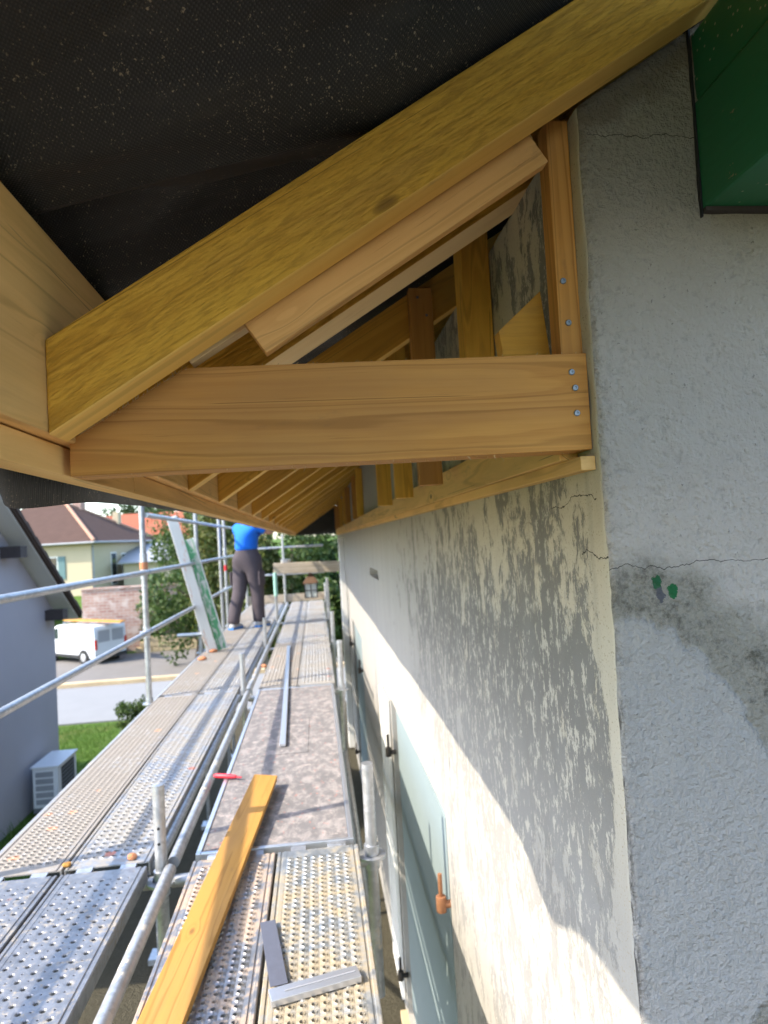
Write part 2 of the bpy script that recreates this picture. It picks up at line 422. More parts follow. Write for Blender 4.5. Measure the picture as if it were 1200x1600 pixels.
def mk_brick():
    k = M('old_brick')
    o = k.obj(); x = k.xyz(o)
    v = k.node('ShaderNodeCombineXYZ', {0: x[0], 1: x[2], 2: 0.0}).outputs[0]
    b = k.node('ShaderNodeTexBrick', {'Vector': v, 'Color1': (.30, .16, .13, 1), 'Color2': (.42, .27, .22, 1), 'Mortar': (.42, .37, .33, 1), 'Scale': 1.0,
               'Mortar Size': .018, 'Brick Width': .42, 'Row Height': .16})
    c = k.mix(k.step(k.noise(o, 1.5, 5), .5, .7), b.outputs[0], (.50, .42, .38))
    return k.out(c, .95, 0, k.bump(b.outputs[1], .6, -.02))
MT['brick'] = mk_brick()

def leaf(name, a, b, c3):
    k = M(name)
    i = k.island()
    c = k.ramp(i, [(0.0, a), (.55, b), (1.0, c3)])
    k.put(k.b.inputs['Transmission Weight'], 0.0)
    k.b.inputs['Subsurface Weight'].default_value = 0
    m = k.out(c, .55, 0, None, .35)
    tr = k.node('ShaderNodeBsdfTranslucent', {'Color': c})
    mx = k.node('ShaderNodeMixShader', {0: .3, 1: k.b.outputs[0], 2: tr.outputs[0]})
    k.nt.links.new(mx.outputs[0], k.nt.nodes['Material Output'].inputs['Surface'])
    return m
MT['leaf'] = leaf('leaf_green', (.035, .070, .016), (.060, .105, .022), (.10, .14, .03))
MT['leaf_dark'] = leaf('leaf_dark', (.022, .050, .018), (.040, .078, .024), (.07, .10, .03))
MT['leaf_yellow'] = leaf('leaf_yellow', (.055, .085, .018), (.09, .115, .025), (.15, .14, .04))
MT['leaf_ivy'] = leaf('leaf_ivy', (.05, .10, .04), (.08, .14, .05), (.15, .18, .06))
MT['grass_blade'] = leaf('grass_blade', (.07, .15, .02), (.10, .20, .03), (.15, .22, .05))

def mk_ground():
    k = M('ground_grass')
    o = k.obj()
    c = k.mix(k.noise(o, 2.2, 6, .65), (.060, .125, .020), (.105, .17, .035))
    c = k.mix(k.step(k.noise(o, .35, 5, .6), .55, .7), c, (.15, .15, .05))
    x = k.xyz(o)
    soil = k.math('MULTIPLY', k.math('GREATER_THAN', x[0], -3.2), k.math('LESS_THAN', x[1], 16.0))
    sc = k.mix(k.noise(o, 14, 6, .7), (.055, .050, .036), (.11, .10, .07))
    c = k.mix(soil, c, sc)
    return k.out(c, 1.0, 0, k.bump(k.noise(o, 40, 5, .7), .8, .05), .1)
MT['ground'] = mk_ground()

# ------------------------------------------------------------------ mesh helpers
class MB:
    """collects boxes, prisms and tubes into one mesh"""
    def __init__(s): s.v = []; s.f = []; s.mi = []; s.cur = 0
    def add(s, vs_, fs):
        b = len(s.v)
        s.v += [tuple(v) for v in vs_]
        for f in fs:
            s.f.append(tuple(b + i for i in f)); s.mi.append(s.cur)
    def box(s, x0, x1, y0, y1, z0, z1):
        s.add([(x0, y0, z0), (x1, y0, z0), (x1, y1, z0), (x0, y1, z0), (x0, y0, z1), (x1, y0, z1), (x1, y1, z1), (x0, y1, z1)],
              [(0, 3, 2, 1), (4, 5, 6, 7), (0, 1, 5, 4), (1, 2, 6, 5), (2, 3, 7, 6), (3, 0, 4, 7)])
        return s
    def prism(s, pts, axis, a, b):
        """polygon pts in the plane across axis ('x','y','z'), swept from a to b"""
        def P(p, t):
            return {'x': (t, p[0], p[1]), 'y': (p[0], t, p[1]), 'z': (p[0], p[1], t)}[axis]
        n = len(pts)
        s.add([P(p, a) for p in pts] + [P(p, b) for p in pts],
              [tuple(range(n)), tuple(range(2 * n - 1, n - 1, -1))] + [(i, n + i, n + (i + 1) % n, (i + 1) % n) for i in range(n)])
        return s
    def tube(s, p0, p1, r, n=12, r1=None, cap=True):
        p0 = Vector(p0); p1 = Vector(p1); d = (p1 - p0).normalized()
        u = d.orthogonal().normalized(); w = d.cross(u)
        r1 = r if r1 is None else r1
        vs_ = [p0 + (u * math.cos(2 * PI * i / n) + w * math.sin(2 * PI * i / n)) * r for i in range(n)]
        vs_ += [p1 + (u * math.cos(2 * PI * i / n) + w * math.sin(2 * PI * i / n)) * r1 for i in range(n)]
        fs = [(i, (i + 1) % n, n + (i + 1) % n, n + i) for i in range(n)]
        if cap: fs += [tuple(range(n - 1, -1, -1)), tuple(range(n, 2 * n))]
        s.add(vs_, fs); return s
    def path(s, pts, rs, n=8):
        """a bent tapering tube"""
        pts = [Vector(p) for p in pts]
        if not isinstance(rs, (list, tuple)): rs = [rs] * len(pts)
        u = None; rings = []
        for i, p in enumerate(pts):
            d = (pts[min(i + 1, len(pts) - 1)] - pts[max(i - 1, 0)]).normalized()
            u = d.orthogonal().normalized() if u is None else (u - d * u.dot(d)).normalized()
            w = d.cross(u)
            rings.append([p + (u * math.cos(2 * PI * k / n) + w * math.sin(2 * PI * k / n)) * rs[i] for k in range(n)])
        vs_ = [v for r in rings for v in r]; fs = []
        for i in range(len(rings) - 1):
            for k in range(n):
                fs.append((i * n + k, i * n + (k + 1) % n, (i + 1) * n + (k + 1) % n, (i + 1) * n + k))
        fs += [tuple(range(n - 1, -1, -1)), tuple(range((len(rings) - 1) * n, len(rings) * n))]
        s.add(vs_, fs); return s
    def build(s, name, mat, parent=None, bevel=0.0, smooth=False, loc=None):
        me = bpy.data.meshes.new(name)
        me.from_pydata(s.v, [], s.f)
        mats = mat if isinstance(mat, (list, tuple)) else [mat]
        for m in mats: me.materials.append(MT[m])
        for p, i in zip(me.polygons, s.mi): p.material_index = i
        bm = bmesh.new(); bm.from_mesh(me)
        bmesh.ops.recalc_face_normals(bm, faces=bm.faces)
        if bevel:
            es = [e for e in bm.edges if len(e.link_faces) == 2 and e.calc_face_angle(0) > .6]
            bmesh.ops.bevel(bm, geom=es, offset=bevel, segments=2, profile=.6, affect='EDGES', clamp_overlap=True)
        bm.to_mesh(me); bm.free()
        if smooth:
            me.polygons.foreach_set('use_smooth', [True] * len(me.polygons))
            if smooth != 'all':
                me.set_sharp_from_angle(angle=R(40))
        o = bpy.data.objects.new(name, me)
        col.objects.link(o)
        if parent: o.parent = parent
        if loc: o.location = loc
        return o

def tag(o, label=None, cat=None, group=None, kind=None):
    if label: o['label'] = label
    if cat: o['category'] = cat
    if group: o['group'] = group
    if kind: o['kind'] = kind
    return o
def empty(name, loc=(0, 0, 0), label=None, cat=None, group=None, rz=0):
    o = bpy.data.objects.new(name, None)
    o.empty_display_size = .1
    o.location = loc; o.rotation_euler = (0, 0, rz)
    col.objects.link(o)
    return tag(o, label, cat, group)
def board(name, p0, p1, wid, hgt, mat, parent=None, bevel=.0025, up=(0, 0, 1), ends=None):
    """a sawn timber: length along local X from p0 to p1 (centre line), wid across, hgt along 'up'"""
    p0 = Vector(p0); p1 = Vector(p1)
    d = (p1 - p0); L = d.length; d.normalize()
    upv = Vector(up); upv = (upv - d * upv.dot(d)).normalized()
    side = upv.cross(d)
    mb = MB().box(0, L, -wid / 2, wid / 2, -hgt / 2, hgt / 2)
    o = mb.build(name, mat, None, bevel)
    mw = Matrix((d, side, upv)).transposed().to_4x4()
    mw.translation = p0
    o.parent = parent
    o.matrix_world = mw
    if parent: o.matrix_parent_inverse = Matrix.Identity(4); o.matrix_basis = parent.matrix_basis.inverted() @ mw
    return o
def copy_tree(o, parent=None):
    c = o.copy(); col.objects.link(c); c.parent = parent
    for ch in list(o.children): copy_tree(ch, c)
    return c
def sheet(name, us, vs_, fn, mat, parent=None, smooth=True, mats=None, mi=None):
    """grid surface from two parameter lists"""
    v = [fn(u, w) for u in us for w in vs_]
    m = len(vs_)
    f = [(i * m + j, (i + 1) * m + j, (i + 1) * m + j + 1, i * m + j + 1) for i in range(len(us) - 1) for j in range(m - 1)]
    me = bpy.data.meshes.new(name); me.from_pydata(v, [], f)
    for x in (mats or [mat]): me.materials.append(MT[x])
    if mi:
        for p, (i, j) in zip(me.polygons, [(i, j) for i in range(len(us) - 1) for j in range(m - 1)]): p.material_index = mi(i, j)
    if smooth: me.polygons.foreach_set('use_smooth', [True] * len(me.polygons))
    o = bpy.data.objects.new(name, me); col.objects.link(o); o.parent = parent
    return o
def lin(a, b, n): return [a + (b - a) * i / (n - 1) for i in range(n)]
def nz(p, s=1.0): return mnoise.noise(Vector(p) * s)

WORLD = set()
def wparent(name, loc, label, cat, group=None):
    """a thing whose parts are built in world metres"""
    e = empty(name, loc, label, cat, group); WORLD.add(e.name); return e
_build = MB.build
def _wbuild(s, name, mat, parent=None, bevel=0.0, smooth=False, loc=None):
    o = _build(s, name, mat, parent, bevel, smooth, loc)
    if parent is not None and parent.name in WORLD and loc is None: o.location = -parent.location
    return o
MB.build = _wbuild
def wmat(o): return (wmat(o.parent) @ o.matrix_basis) if o.parent else o.matrix_basis.copy()
def fit(o, mw, parent):
    """place o at world matrix mw under parent"""
    o.parent = parent
    o.matrix_parent_inverse = Matrix.Identity(4)
    o.matrix_basis = (wmat(parent).inverted() @ mw) if parent else mw
def board(name, p0, p1, wid, hgt, mat, parent=None, bevel=.0025, up=(0, 0, 1), mesh=None):
    p0 = Vector(p0); p1 = Vector(p1)
    d = (p1 - p0); L = d.length; d.normalize()
    upv = Vector(up); upv = (upv - d * upv.dot(d)).normalized()
    side = upv.cross(d)
    o = _build(MB().box(0, L, -wid / 2, wid / 2, -hgt / 2, hgt / 2), name, mat, None, bevel)
    mw = Matrix((d, side, upv)).transposed().to_4x4(); mw.translation = p0
    fit(o, mw, parent)
    return o

# ------------------------------------------------------------------ ground, road
GZ = -3.4
def gz(x, y):
    def sm(a, b, t):
        t = max(0, min(1, (t - a) / (b - a))); return t * t * (3 - 2 * t)
    z = GZ - 1.95 * sm(18.3, 24.5, y) + 2.3 * sm(36.5, 42, y) + 1.2 * sm(42, 80, y) + 6 * sm(80, 700, y)
    return z
ys = [-60, -20, -5, 0, 5, 10, 13, 15] + lin(17.9, 25, 12) + [28, 32, 36] + lin(36.5, 46, 12) + [55, 65, 80, 110, 160, 250, 400, 700, 1500]
xs = [-1500, -600, -250, -120, -60, -40, -25, -15, -10, -5, 0, 5, 10, 20, 40, 80, 200, 600, 1500]
g = sheet('ground', xs, ys, lambda x, y: (x, y, gz(x, y)), 'ground')
tag(g, kind='structure')
road = sheet('road', lin(-80, 60, 29), [26, 30, 36.2], lambda x, y: (x, y, gz(x, y) + .02), 'asphalt')
tag(road, kind='structure')

# ------------------------------------------------------------------ the house being re-roofed
WX = .476                    # face of the eaves wall
GY = 1.05                    # face of the gable wall
SL = .64
def zu(x): return .187 + SL * (x + .332)            # underside of the rafters
def zt(x): return .318 + .645 * (x + .331)          # top of the rafters
house = wparent('house', (WX, GY, GZ), 'old rendered house on the right with peeling cream wall and grey gable', 'house')
path = []                    # L-shaped run of the wall face: gable, rounded corner, eaves wall
rc = .012
for x in [6.5, 4.5, 3.0, 2.0, 1.4, 1.1]: path.append((x, GY, 0, -1, 0))
for x in lin(.95, WX + rc, 48): path.append((x, GY, 0, -1, 0))
for i in range(1, 6):
    a = PI / 2 * i / 6
    path.append((WX + rc - rc * math.sin(a), GY + rc - rc * math.cos(a), -math.sin(a), -math.cos(a), 1 if i > 3 else 0))
for y in lin(GY + rc, 1.5, 34) + lin(1.52, 2.6, 30): path.append((WX, y, -1, 0, 1))
zb = GZ
ts = [0, .2, .35] + lin(.42, 1.0, 190)
def wall_pt(i, t):
    x, y, nx, ny, _ = path[int(i)]
    top = .705 + .655 * max(0, x - WX)
    if x > 3.49: top = .70 + .63 * (3.49 - WX) - .63 * (x - 3.49)
    z = zb + (top - zb) * t
    p = (x, y, z)
    d = .0022 * nz(p, 22) + .003 * nz(p, 6) + .0012 * nz(p, 60)
    ce = math.exp(-((x - WX) ** 2 + (y - GY) ** 2) / .0009)
    d -= ce * (.004 * max(0, nz((x * .3, y * .3, z), 14)) + .010 * max(0, nz((0, 0, z), 30) - .25))
    return (x + nx * d, y + ny * d, z)
w1 = sheet('rendered_wall', list(range(len(path))), ts, wall_pt, None, house, True, ['gable', 'front_wall'], lambda i, j: 1 if path[i][4] and path[i + 1][4] else 0)
w1.location = -house.location
tag(w1, 'peeling cream eaves wall meeting rough grey gable wall at the corner')
mb = MB()
W1 = (2.75, 4.75); W2 = (7.70, 9.70); WT = -1.15; WB = -3.33; XB = .72
def seg(y0, y1, z0, z1): mb.box(WX, XB, y0, y1, z0, z1)
seg(2.6, W1[0], GZ, .7); seg(W1[0], W1[1], WT, .7); seg(W1[0], W1[1], GZ, WB)
V0, V1, VZ0, VZ1 = 5.15, 6.0, -.335, -.262
seg(W1[1], V0, GZ, .7); seg(V0, V1, GZ, VZ0); seg(V0, V1, VZ1, .7); seg(V1, W2[0], GZ, .7)
mb.box(WX + .07, XB, V0, V1, VZ0, VZ1)
seg(W2[0], W2[1], WT, .7); seg(W2[0], W2[1], GZ, WB); seg(W2[1], 13.75, GZ, .7)
mb.build('eaves_wall', 'front_wall', house)
MB().prism([(WX, GZ), (6.5, GZ), (6.5, .7), (3.49, 2.6), (WX, .7)], 'y', 13.75, 14.0).build('far_gable_wall', 'gable', house)
MB().box(6.26, 6.5, GY + .05, 13.75, GZ, .7).build('back_wall', 'gable', house)
MB().box(XB, 6.26, GY + .3, 13.7, .55, .6).build('attic_floor', 'wood_old', house)
for k, (a, b) in enumerate((W1, W2)):
    MB().prism([(WX + .016, a + .01), (WX + .066, a + .01), (WX + .095, b - .01), (WX + .045, b - .01)], 'z', WB + .01, WT - .005).build('window', 'white_paint', house)
    win = bpy.data.objects[house.children[-1].name]
    fr = win
    pn = MB().prism([(WX + .004, a + .045), (WX + .016, a + .045), (WX + .0435, b - .022), (WX + .0315, b - .022)], 'z', WB + .05, WT - .04).build('pane', 'pane_film', fr)
    for yy in (a, b):
        for zz in (-1.52, -3.06):
            if k == 1 and yy == a and zz < -2: continue
            mt = 'copper' if (k == 0 and yy == a) else 'black_iron'
            s = 1 if yy == a else -1
            h = MB().tube((WX + .015, yy + .012 * s, zz), (WX - .036, yy + .012 * s, zz), .016, 12)
            h.tube((WX - .038, yy + .012 * s, zz - .028), (WX - .038, yy + .012 * s, zz + .035), .021, 14)
            h.tube((WX - .038, yy + .012 * s, zz + .035), (WX - .038, yy + .012 * s, zz + .125), .0095, 10)
            h.build('hinge_pin', mt, house, .004, True)
MB().box(WX - .05, XB - .02, W1[0] - .05, W1[1] + .05, WB - .05, WB - .002).build('sill', 'yellow_stone', house, .005)
# shutter folded back beyond the near window
sh = MB().box(.446, .470, 4.82, 4.90, -3.28, -1.18).build('shutter', 'white_paint', house, .003)
MB().box(.446, .470, 5.29, 5.37, -3.28, -1.18).build('stile', 'white_paint', sh, .003)
MB().box(.447, .469, 4.902, 5.288, -1.28, -1.18).build('rail', 'white_paint', sh, .003)
MB().box(.447, .469, 4.902, 5.288, -3.28, -3.15).build('rail', 'white_paint', sh, .003)
for i in range(5):
    y0 = 4.903 + i * .077
    MB().box(.452, .466, y0, y0 + .073, -3.148, -1.282).build('plank', 'white_paint', sh, .004)
# white pilaster and weathered beam of the porch at the far end
MB().box(.385, WX - .001, 11.0, 11.3, GZ, .02).build('pilaster', 'white_paint', house, .008)
bm_ = board('porch_beam', (-.70, 11.12, -.42), (.384, 11.12, -.44), .16, .175, 'wood_old', house, .006)
# green purlin under the gable overhang: two stacked timbers
MB().box(.684, 1.02, -.2, GY + .02, .526, .712).build('purlin', 'green', house, .006)
MB().box(.6805, .6835, GY - .006, GY + .01, .512, .86).build('purlin_joint', 'black_plastic', house)
MB().box(.684, 1.02, GY - .014, GY + .01, .519, .5255).build('purlin_joint', 'dark_wood', house)
MB().box(.690, 1.02, -.2, GY + .02, .7165, .835).build('purlin_cap', 'green', house, .006)

# ------------------------------------------------------------------ timber eaves frame
frame = wparent('eaves_frame', (0, 1.0, .12), 'new yellow timber eaves framework of rafters posts and fascia above the scaffold', 'roof frame')
TH = math.atan(SL)
HR = .114
def rafter_mesh(thick, L, name='rafter'):
    me = MB().prism([(0, 0), (L, 0), (L, HR), (HR * math.tan(TH), HR)], 'y', 0, thick)
    return me
XF = -.362
RAF = [.965, 1.307, 2.0, 2.62, 3.27, 4.0, 4.72, 5.45, 6.2, 6.95, 7.7, 8.45, 9.2, 9.95, 10.7, 11.45, 12.2, 12.95, 13.6]
base_mesh = None
random.seed(4)
for i, y in enumerate(RAF):
    if i in (0, 1):
        L = 1.62 if i == 0 else 1.5
        o = _build(rafter_mesh(.075 if i == 0 else .12, L), 'rafter', 'wood_mustard', None, .005 if i == 0 else .003)
    elif base_mesh is None:
        o = _build(rafter_mesh(.066, 1.5), 'rafter', 'wood_treated', None, .003); base_mesh = o.data
    else:
        o = bpy.data.objects.new('rafter', base_mesh); col.objects.link(o)
    mw = Matrix.Translation((XF, y, zu(XF))) @ Matrix.Rotation(-TH, 4, 'Y')
    fit(o, mw, frame)
    if i in (0, 1, 2):                                 # rough sawn sides; under edge planed, and paler for painted bounce light
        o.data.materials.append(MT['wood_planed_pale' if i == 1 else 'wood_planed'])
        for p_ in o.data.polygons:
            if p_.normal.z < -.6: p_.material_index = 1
    if i == 0: tag(o, 'big rough sawn mustard rafter crossing in front of the gable')
    if i == 1: tag(o, 'pale doubled rafter just behind the near lookout board')
# lookout board with its slanting cut, its bottom edge and screws
lk = MB().prism([(-.372, .121), (.473, .128), (.4735, .292), (-.19, .286), (-.355, .186), (-.371, .180)], 'y', 1.075, 1.138).build('lookout', 'wood_brown', frame, .0015)
tag(lk, 'broad horizontal brown board closing the near eaves triangle')
def screw(p, parent, r=.0055):
    m = MB()
    n = 14
    p = Vector(p)
    ring = lambda rr, dy: [p + Vector((rr * math.cos(2 * PI * i / n), dy, rr * math.sin(2 * PI * i / n))) for i in range(n)]
    rs = [ring(r, .001), ring(r, -.0012), ring(r * .8, -.0024), ring(r * .42, -.0024), ring(r * .38, -.0004)]
    vs_ = [v for q in rs for v in q]
    fs = [(a * n + i, a * n + (i + 1) % n, (a + 1) * n + (i + 1) % n, (a + 1) * n + i) for a in range(4) for i in range(n)] + [tuple(range(4 * n, 5 * n))]
    m.add(vs_, fs)
    o = _build(m, 'screw', 'screw', None, 0, True)
    fit(o, Matrix.Identity(4), parent)
    return o
for (x, z) in ((.4455, .260), (.450, .233), (.450, .190)): screw((x, 1.0745, z), lk)
# post on the lookout's end
def post(x0, x1, y0, y1, z0, z1, mat):
    return board('post', ((x0 + x1) / 2, (y0 + y1) / 2, z0), ((x0 + x1) / 2, (y0 + y1) / 2, z1), y1 - y0, x1 - x0, mat, frame, .002, (1, 0, 0))
ps = post(.4355, .4745, 1.09, 1.134, .293, .706, 'wood_brown')
for (x, z) in ((.4475, .422), (.452, .349)): screw((x, 1.0895, z), ps)
post(.402, .4745, 1.62, 1.70, .206, .80, 'wood_treated')
for i, y in enumerate(RAF[2:]):
    dx = random.uniform(-.01, .012)
    if i < 3: p = post(.325 + dx, .395 + dx, y - .043, y - .001, .150 + random.uniform(-.004, .01), .745, 'wood_brown' if i % 3 == 0 else 'wood_treated')
    if i in (6, 7, 9, 10, 12, 13, 15): post(.412, .4745, y + .0665, y + .12, .206, zu(.412) - .002, 'wood_brown' if i % 2 else 'wood_treated')
    if i == 0:
        screw((.345, y - .0435, .715), p, .004); screw((.37, y - .0435, .66), p, .004)
# gusset, scab plank and thin strip behind the big rafter
gp = [(780, 490), (855, 428), (862, 560), (782, 565)]
MB().prism([(.362, .372), (.447, .447), (.462, .290), (.372, .285)], 'y', 1.20, 1.235).build('gusset', 'wood_treated', frame, .002)
th2 = math.atan(.628)
sc = board('scab_plank', (-.0795, 1.058, .327), (.3995, 1.058, .636), .026, .069, 'wood_scab', frame, .0025, (0, 0, 1))
tag(sc, 'pale plank nailed parallel under the big rafter')
board('strip', (-.186, 1.088, .300), (.40, 1.088, .672), .03, .019, 'wood_planed_pale', frame, .002)
# wall ledger
board('ledger', (.4565, 1.139, .161), (.4565, 7.2, .161), .034, .088, 'wood_pale', frame, .002)
board('ledger', (.4565, 7.203, .161), (.4565, 13.7, .161), .034, .088, 'wood_pale', frame, .002)
board('ledger_strip', (.462, 1.070, .1045), (.462, 13.7, .1045), .026, .024, 'wood_pale', frame, .002)
# fascia beam and the strip below it
cuts = [-.15, 2.9, 6.4, 10.2, 14.0]
for a, b in zip(cuts, cuts[1:]):
    board('fascia_beam', (-.383, a, .319), (-.383, b - .002, .319), .042, .294, 'wood_pale', frame, .004)
cuts = [-.15, 1.50, 3.9, 5.6, 8.3, 11.0, 14.0]
for a, b in zip(cuts, cuts[1:]):
    board('fascia_strip', (-.406, a, .147), (-.406, b - .003, .147), .042, .045, 'wood_pale', frame, .002)
# torn fibres on the sawn edges
random.seed(11)
mb = MB()
for i in range(150):
    if i < 75:
        t = random.random(); x = -.355 + .165 * t; z = .186 + .100 * t; y = 1.076
        L = random.uniform(.003, .011); a = random.uniform(-.5, 2.2)
    elif i < 130:
        x = random.uniform(-.37, .47); z = .1213 + .0083 * (x + .372); y = 1.077 + random.random() * .05
        L = random.uniform(.001, .006) if random.random() < .85 else .011; a = random.uniform(-2.2, -.9)
    else:
        x = random.uniform(-.19, .46); z = .2865 + .009 * (x + .19); y = 1.076; L = random.uniform(.001, .005); a = random.uniform(.3, 2.8)
    e = Vector((x + L * math.cos(a), y - random.random() * .004, z + L * math.sin(a)))
    w = random.uniform(.0003, .0008)
    mb.path([(x, y, z), ((x + e.x) / 2 + w, y - .001, (z + e.z) / 2), e], [w, w * .8, w * .2], 4)
tag(mb.build('wood_fibres', 'wood_cut', frame), kind='stuff')

# ------------------------------------------------------------------ roofing membrane
mem_v = []
def flap(Y):
    b = .104 + .022 * max(0, min(1, (Y - 1.3) / 1.0)) + .007 * nz((Y, 3, 0), 1.7)
    return b - .020 * math.exp(-((Y - 1.2) / .13) ** 2)
XS = [-.436] + lin(-.43, .9, 70) + lin(1.0, 3.49, 12) + [5, 6.2, 7.5]
def mem(Y, i):
    i = int(i)
    if i < 6:                                   # hanging edge
        t = i / 5
        z = flap(Y) * (1 - t) + .474 * t
        bulge = .012 * nz((Y, z * 2, 1), 2.2) + .008 * math.sin(t * PI) + .065 * (1 - t) * math.exp(-((Y - 1.2) / .13) ** 2)
        return (-.440 - bulge - .004, Y, z)
    x = XS[i - 5]
    zr = zt(min(x, 3.49)) - (.645 * (x - 3.49) if x > 3.49 else 0) + .012
    z = max(zr, .484 + .26 * (x + .43)) if x < .4 else zr
    if x < 1.4:
        f = Y * 2.1 + x * 1.3
        q = Y * 2.6 - x * .55 + .30 * nz((x, Y, 5), 1.3)
        tri = abs((q % 1) - .5)
        q2 = Y * 4.3 + x * 1.1 + .35 * nz((x, Y, 8), 1.6)
        fold = .15 * tri + .05 * abs((q2 % 1) - .5) + abs(nz((f, x * .6, 2), 1.6)) * .06 + .004 * nz((x * 5, Y * 7, 4))
        hold = min(1, min(abs(Y - .99), abs(Y - 1.36)) * 7)          # taut over the rafters
        if x > .1: z += -.002 + fold * hold * .9
        else: z += fold * hold - .006 * hold
    return (x, Y, z)
YS = lin(-.15, .25, 20) + lin(.27, 1.5, 150) + lin(1.55, 14.25, 110)
mo = sheet('roof_membrane', YS, list(range(5 + len(XS))), mem, 'membrane')
tag(mo, 'black woven roofing membrane sprinkled with sawdust over the rafters', 'membrane')
s_ = mo.modifiers.new('thickness', 'SOLIDIFY'); s_.thickness = .002; s_.offset = 1
# dark closing flap at the far end of the roof
fl = sheet('membrane_flap', lin(-.43, .47, 10), lin(0, 1, 8), lambda x, t: (x, 14.02 + .02 * nz((x, t, 0), 6), .13 + (zt(x) - .13) * t), 'membrane')
tag(fl, 'black membrane hanging across the far end of the eaves', 'membrane')
fl.modifiers.new('thickness', 'SOLIDIFY').thickness = .003

# ------------------------------------------------------------------ scaffold
BAYS = [-3.36, -.29, 2.78, 5.85, 8.42, 10.99, 14.06]
DZ = -1.24
XO, XI, XK = -1.455, -.655, .165
scaf = wparent('scaffold', (XO, 2.78, GZ), 'galvanised tube scaffold with guard rails beside the eaves wall', 'scaffold')
def tube(name, p0, p1, r=.0242, mat='tube', parent=scaf, n=14):
    return MB().tube(p0, p1, r, n).build(name, mat, parent, 0, True)
def rosette(x, y, z):
    m = MB()
    m.tube((x, y, z - .005), (x, y, z + .005), .058, 16)
    m.tube((x, y, z + .006), (x, y, z + .045), .031, 14)
    m.tube((x, y, z - .05), (x, y, z - .006), .030, 14)
    m.build('coupler', 'steel', scaf, 0, True)
top_of = {2.78: .42, 5.85: .40, 8.42: .42, 10.99: .55, 14.06: .20}
for y in BAYS[2:]:
    p = tube('standard', (XO, y, GZ + .05), (XO, y, top_of[y]))
    MB().tube((XO, y, -.155), (XO, y, -.025), .031, 14).build('sleeve', 'steel', p, 0, True)
    for z in (-.19, -.69, DZ - .05): rosette(XO, y, z)
    MB().box(XO - .08, XO + .08, y - .08, y + .08, GZ + .004, GZ + .05).build('base_plate', 'steel', scaf)
tube('standard', (XO, 10.42, GZ + .05), (XO, 10.42, .55))
red = MB().tube((XO, 10.99, -.40), (XO, 10.99, -.31), .0252, 14).build('red_band', 'red_plastic', scaf, 0, True)
orange = MB().tube((XO, 5.85, -.16), (XO, 5.85, -.10), .0335, 14).build('orange_band', 'tile_orange', scaf, 0, True)
for a, b in zip(BAYS, BAYS[1:]):
    for z in (-.185, -.685, .30):
        if z > 0 and a < 5: continue
        o = tube('guard_rail', (XO + .03, a + .02, z), (XO + .03, b - .02, z), .0215)
    tube('ledger_tube', (XI + .022, a + .03, DZ - .02), (XI + .022, b - .03, DZ - .02), .0242)
    if a > 0: tube('ledger_tube', (XI - .058, a + .06, DZ - .045), (XI - .058, b - .06, DZ - .045), .0242)
    tube('ledger_tube', (XO, a + .03, DZ - .085), (XO, b - .03, DZ - .085), .0242)
stub_top = {-3.36: -1.0, -.29: -1.0, 2.78: -.935, 5.85: -.93, 8.42: -.92, 10.99: -.50, 14.06: .17}
for y in BAYS:
    p = tube('standard', (XI - .018, y, GZ + .05), (XI - .018, y, stub_top[y]), .0235)
    if y == 2.78:
        for zz in (-1.10, -1.16): MB().tube((XI - .018, y - .0245, zz), (XI - .018, y - .02, zz), .006, 8).build('bolt_hole', 'black_plastic', p)
    if y == 10.99:
        MB().tube((XI - .018, y, -.86), (XI - .018, y, -.48), .032, 12).build('teal_sleeve', 'teal', p, 0, True)
    rosette(XI - .018, y, DZ - .075)
    tube('transom', (XO, y + .0, DZ - .078), (XI - .05, y, DZ - .078), .0242)
    tube('transom', (XI + .02, y + .0, DZ - .078), (XK, y, DZ - .078), .0242)
    t_ = {2.78: -.93, 5.85: -.88, 8.42: -.9, 10.99: -.62, 14.06: -.9, -.29: -1.1, -3.36: -1.1}[y]
    q = tube('bracket_post', (XK, y, DZ - .62), (XK, y, t_), .0235)
    MB().tube((XK, y, t_ - .02), (XK, y, t_ + .004), .0245, 12).build('rim', 'steel', q, 0, True)
    rosette(XK, y, DZ - .06)
    tube('bracket_strut', (XK, y, DZ - .58), (XI - .018, y, DZ - .95), .020)
    MB().box(XI - .1, XI + .06, y - .08, y + .08, GZ + .004, GZ + .05).build('base_plate', 'steel', scaf)
tube('end_rail', (XO, 14.1, -.10), (XK, 14.1, -.10), .0215)
tube('end_rail', (XO, 14.1, -.66), (XK, 14.1, -.66), .0215)
MB().box(XO, XK, 14.08, 14.11, DZ + .004, DZ + .16).build('toe_board', 'wood_old', scaf, .003)
# low level ledgers and a diagonal seen between deck and wall
tube('ledger_tube', (XK, 2.8, DZ - .60), (XK, 14.0, DZ - .60), .0242)
tube('diagonal_brace', (XI + .03, 2.9, DZ - .25), (XI + .03, 5.7, GZ + .6), .0215)
tube('side_tube', (XO - .25, 8.30, -1.05), (XO + .05, 8.30, -1.05), .024)

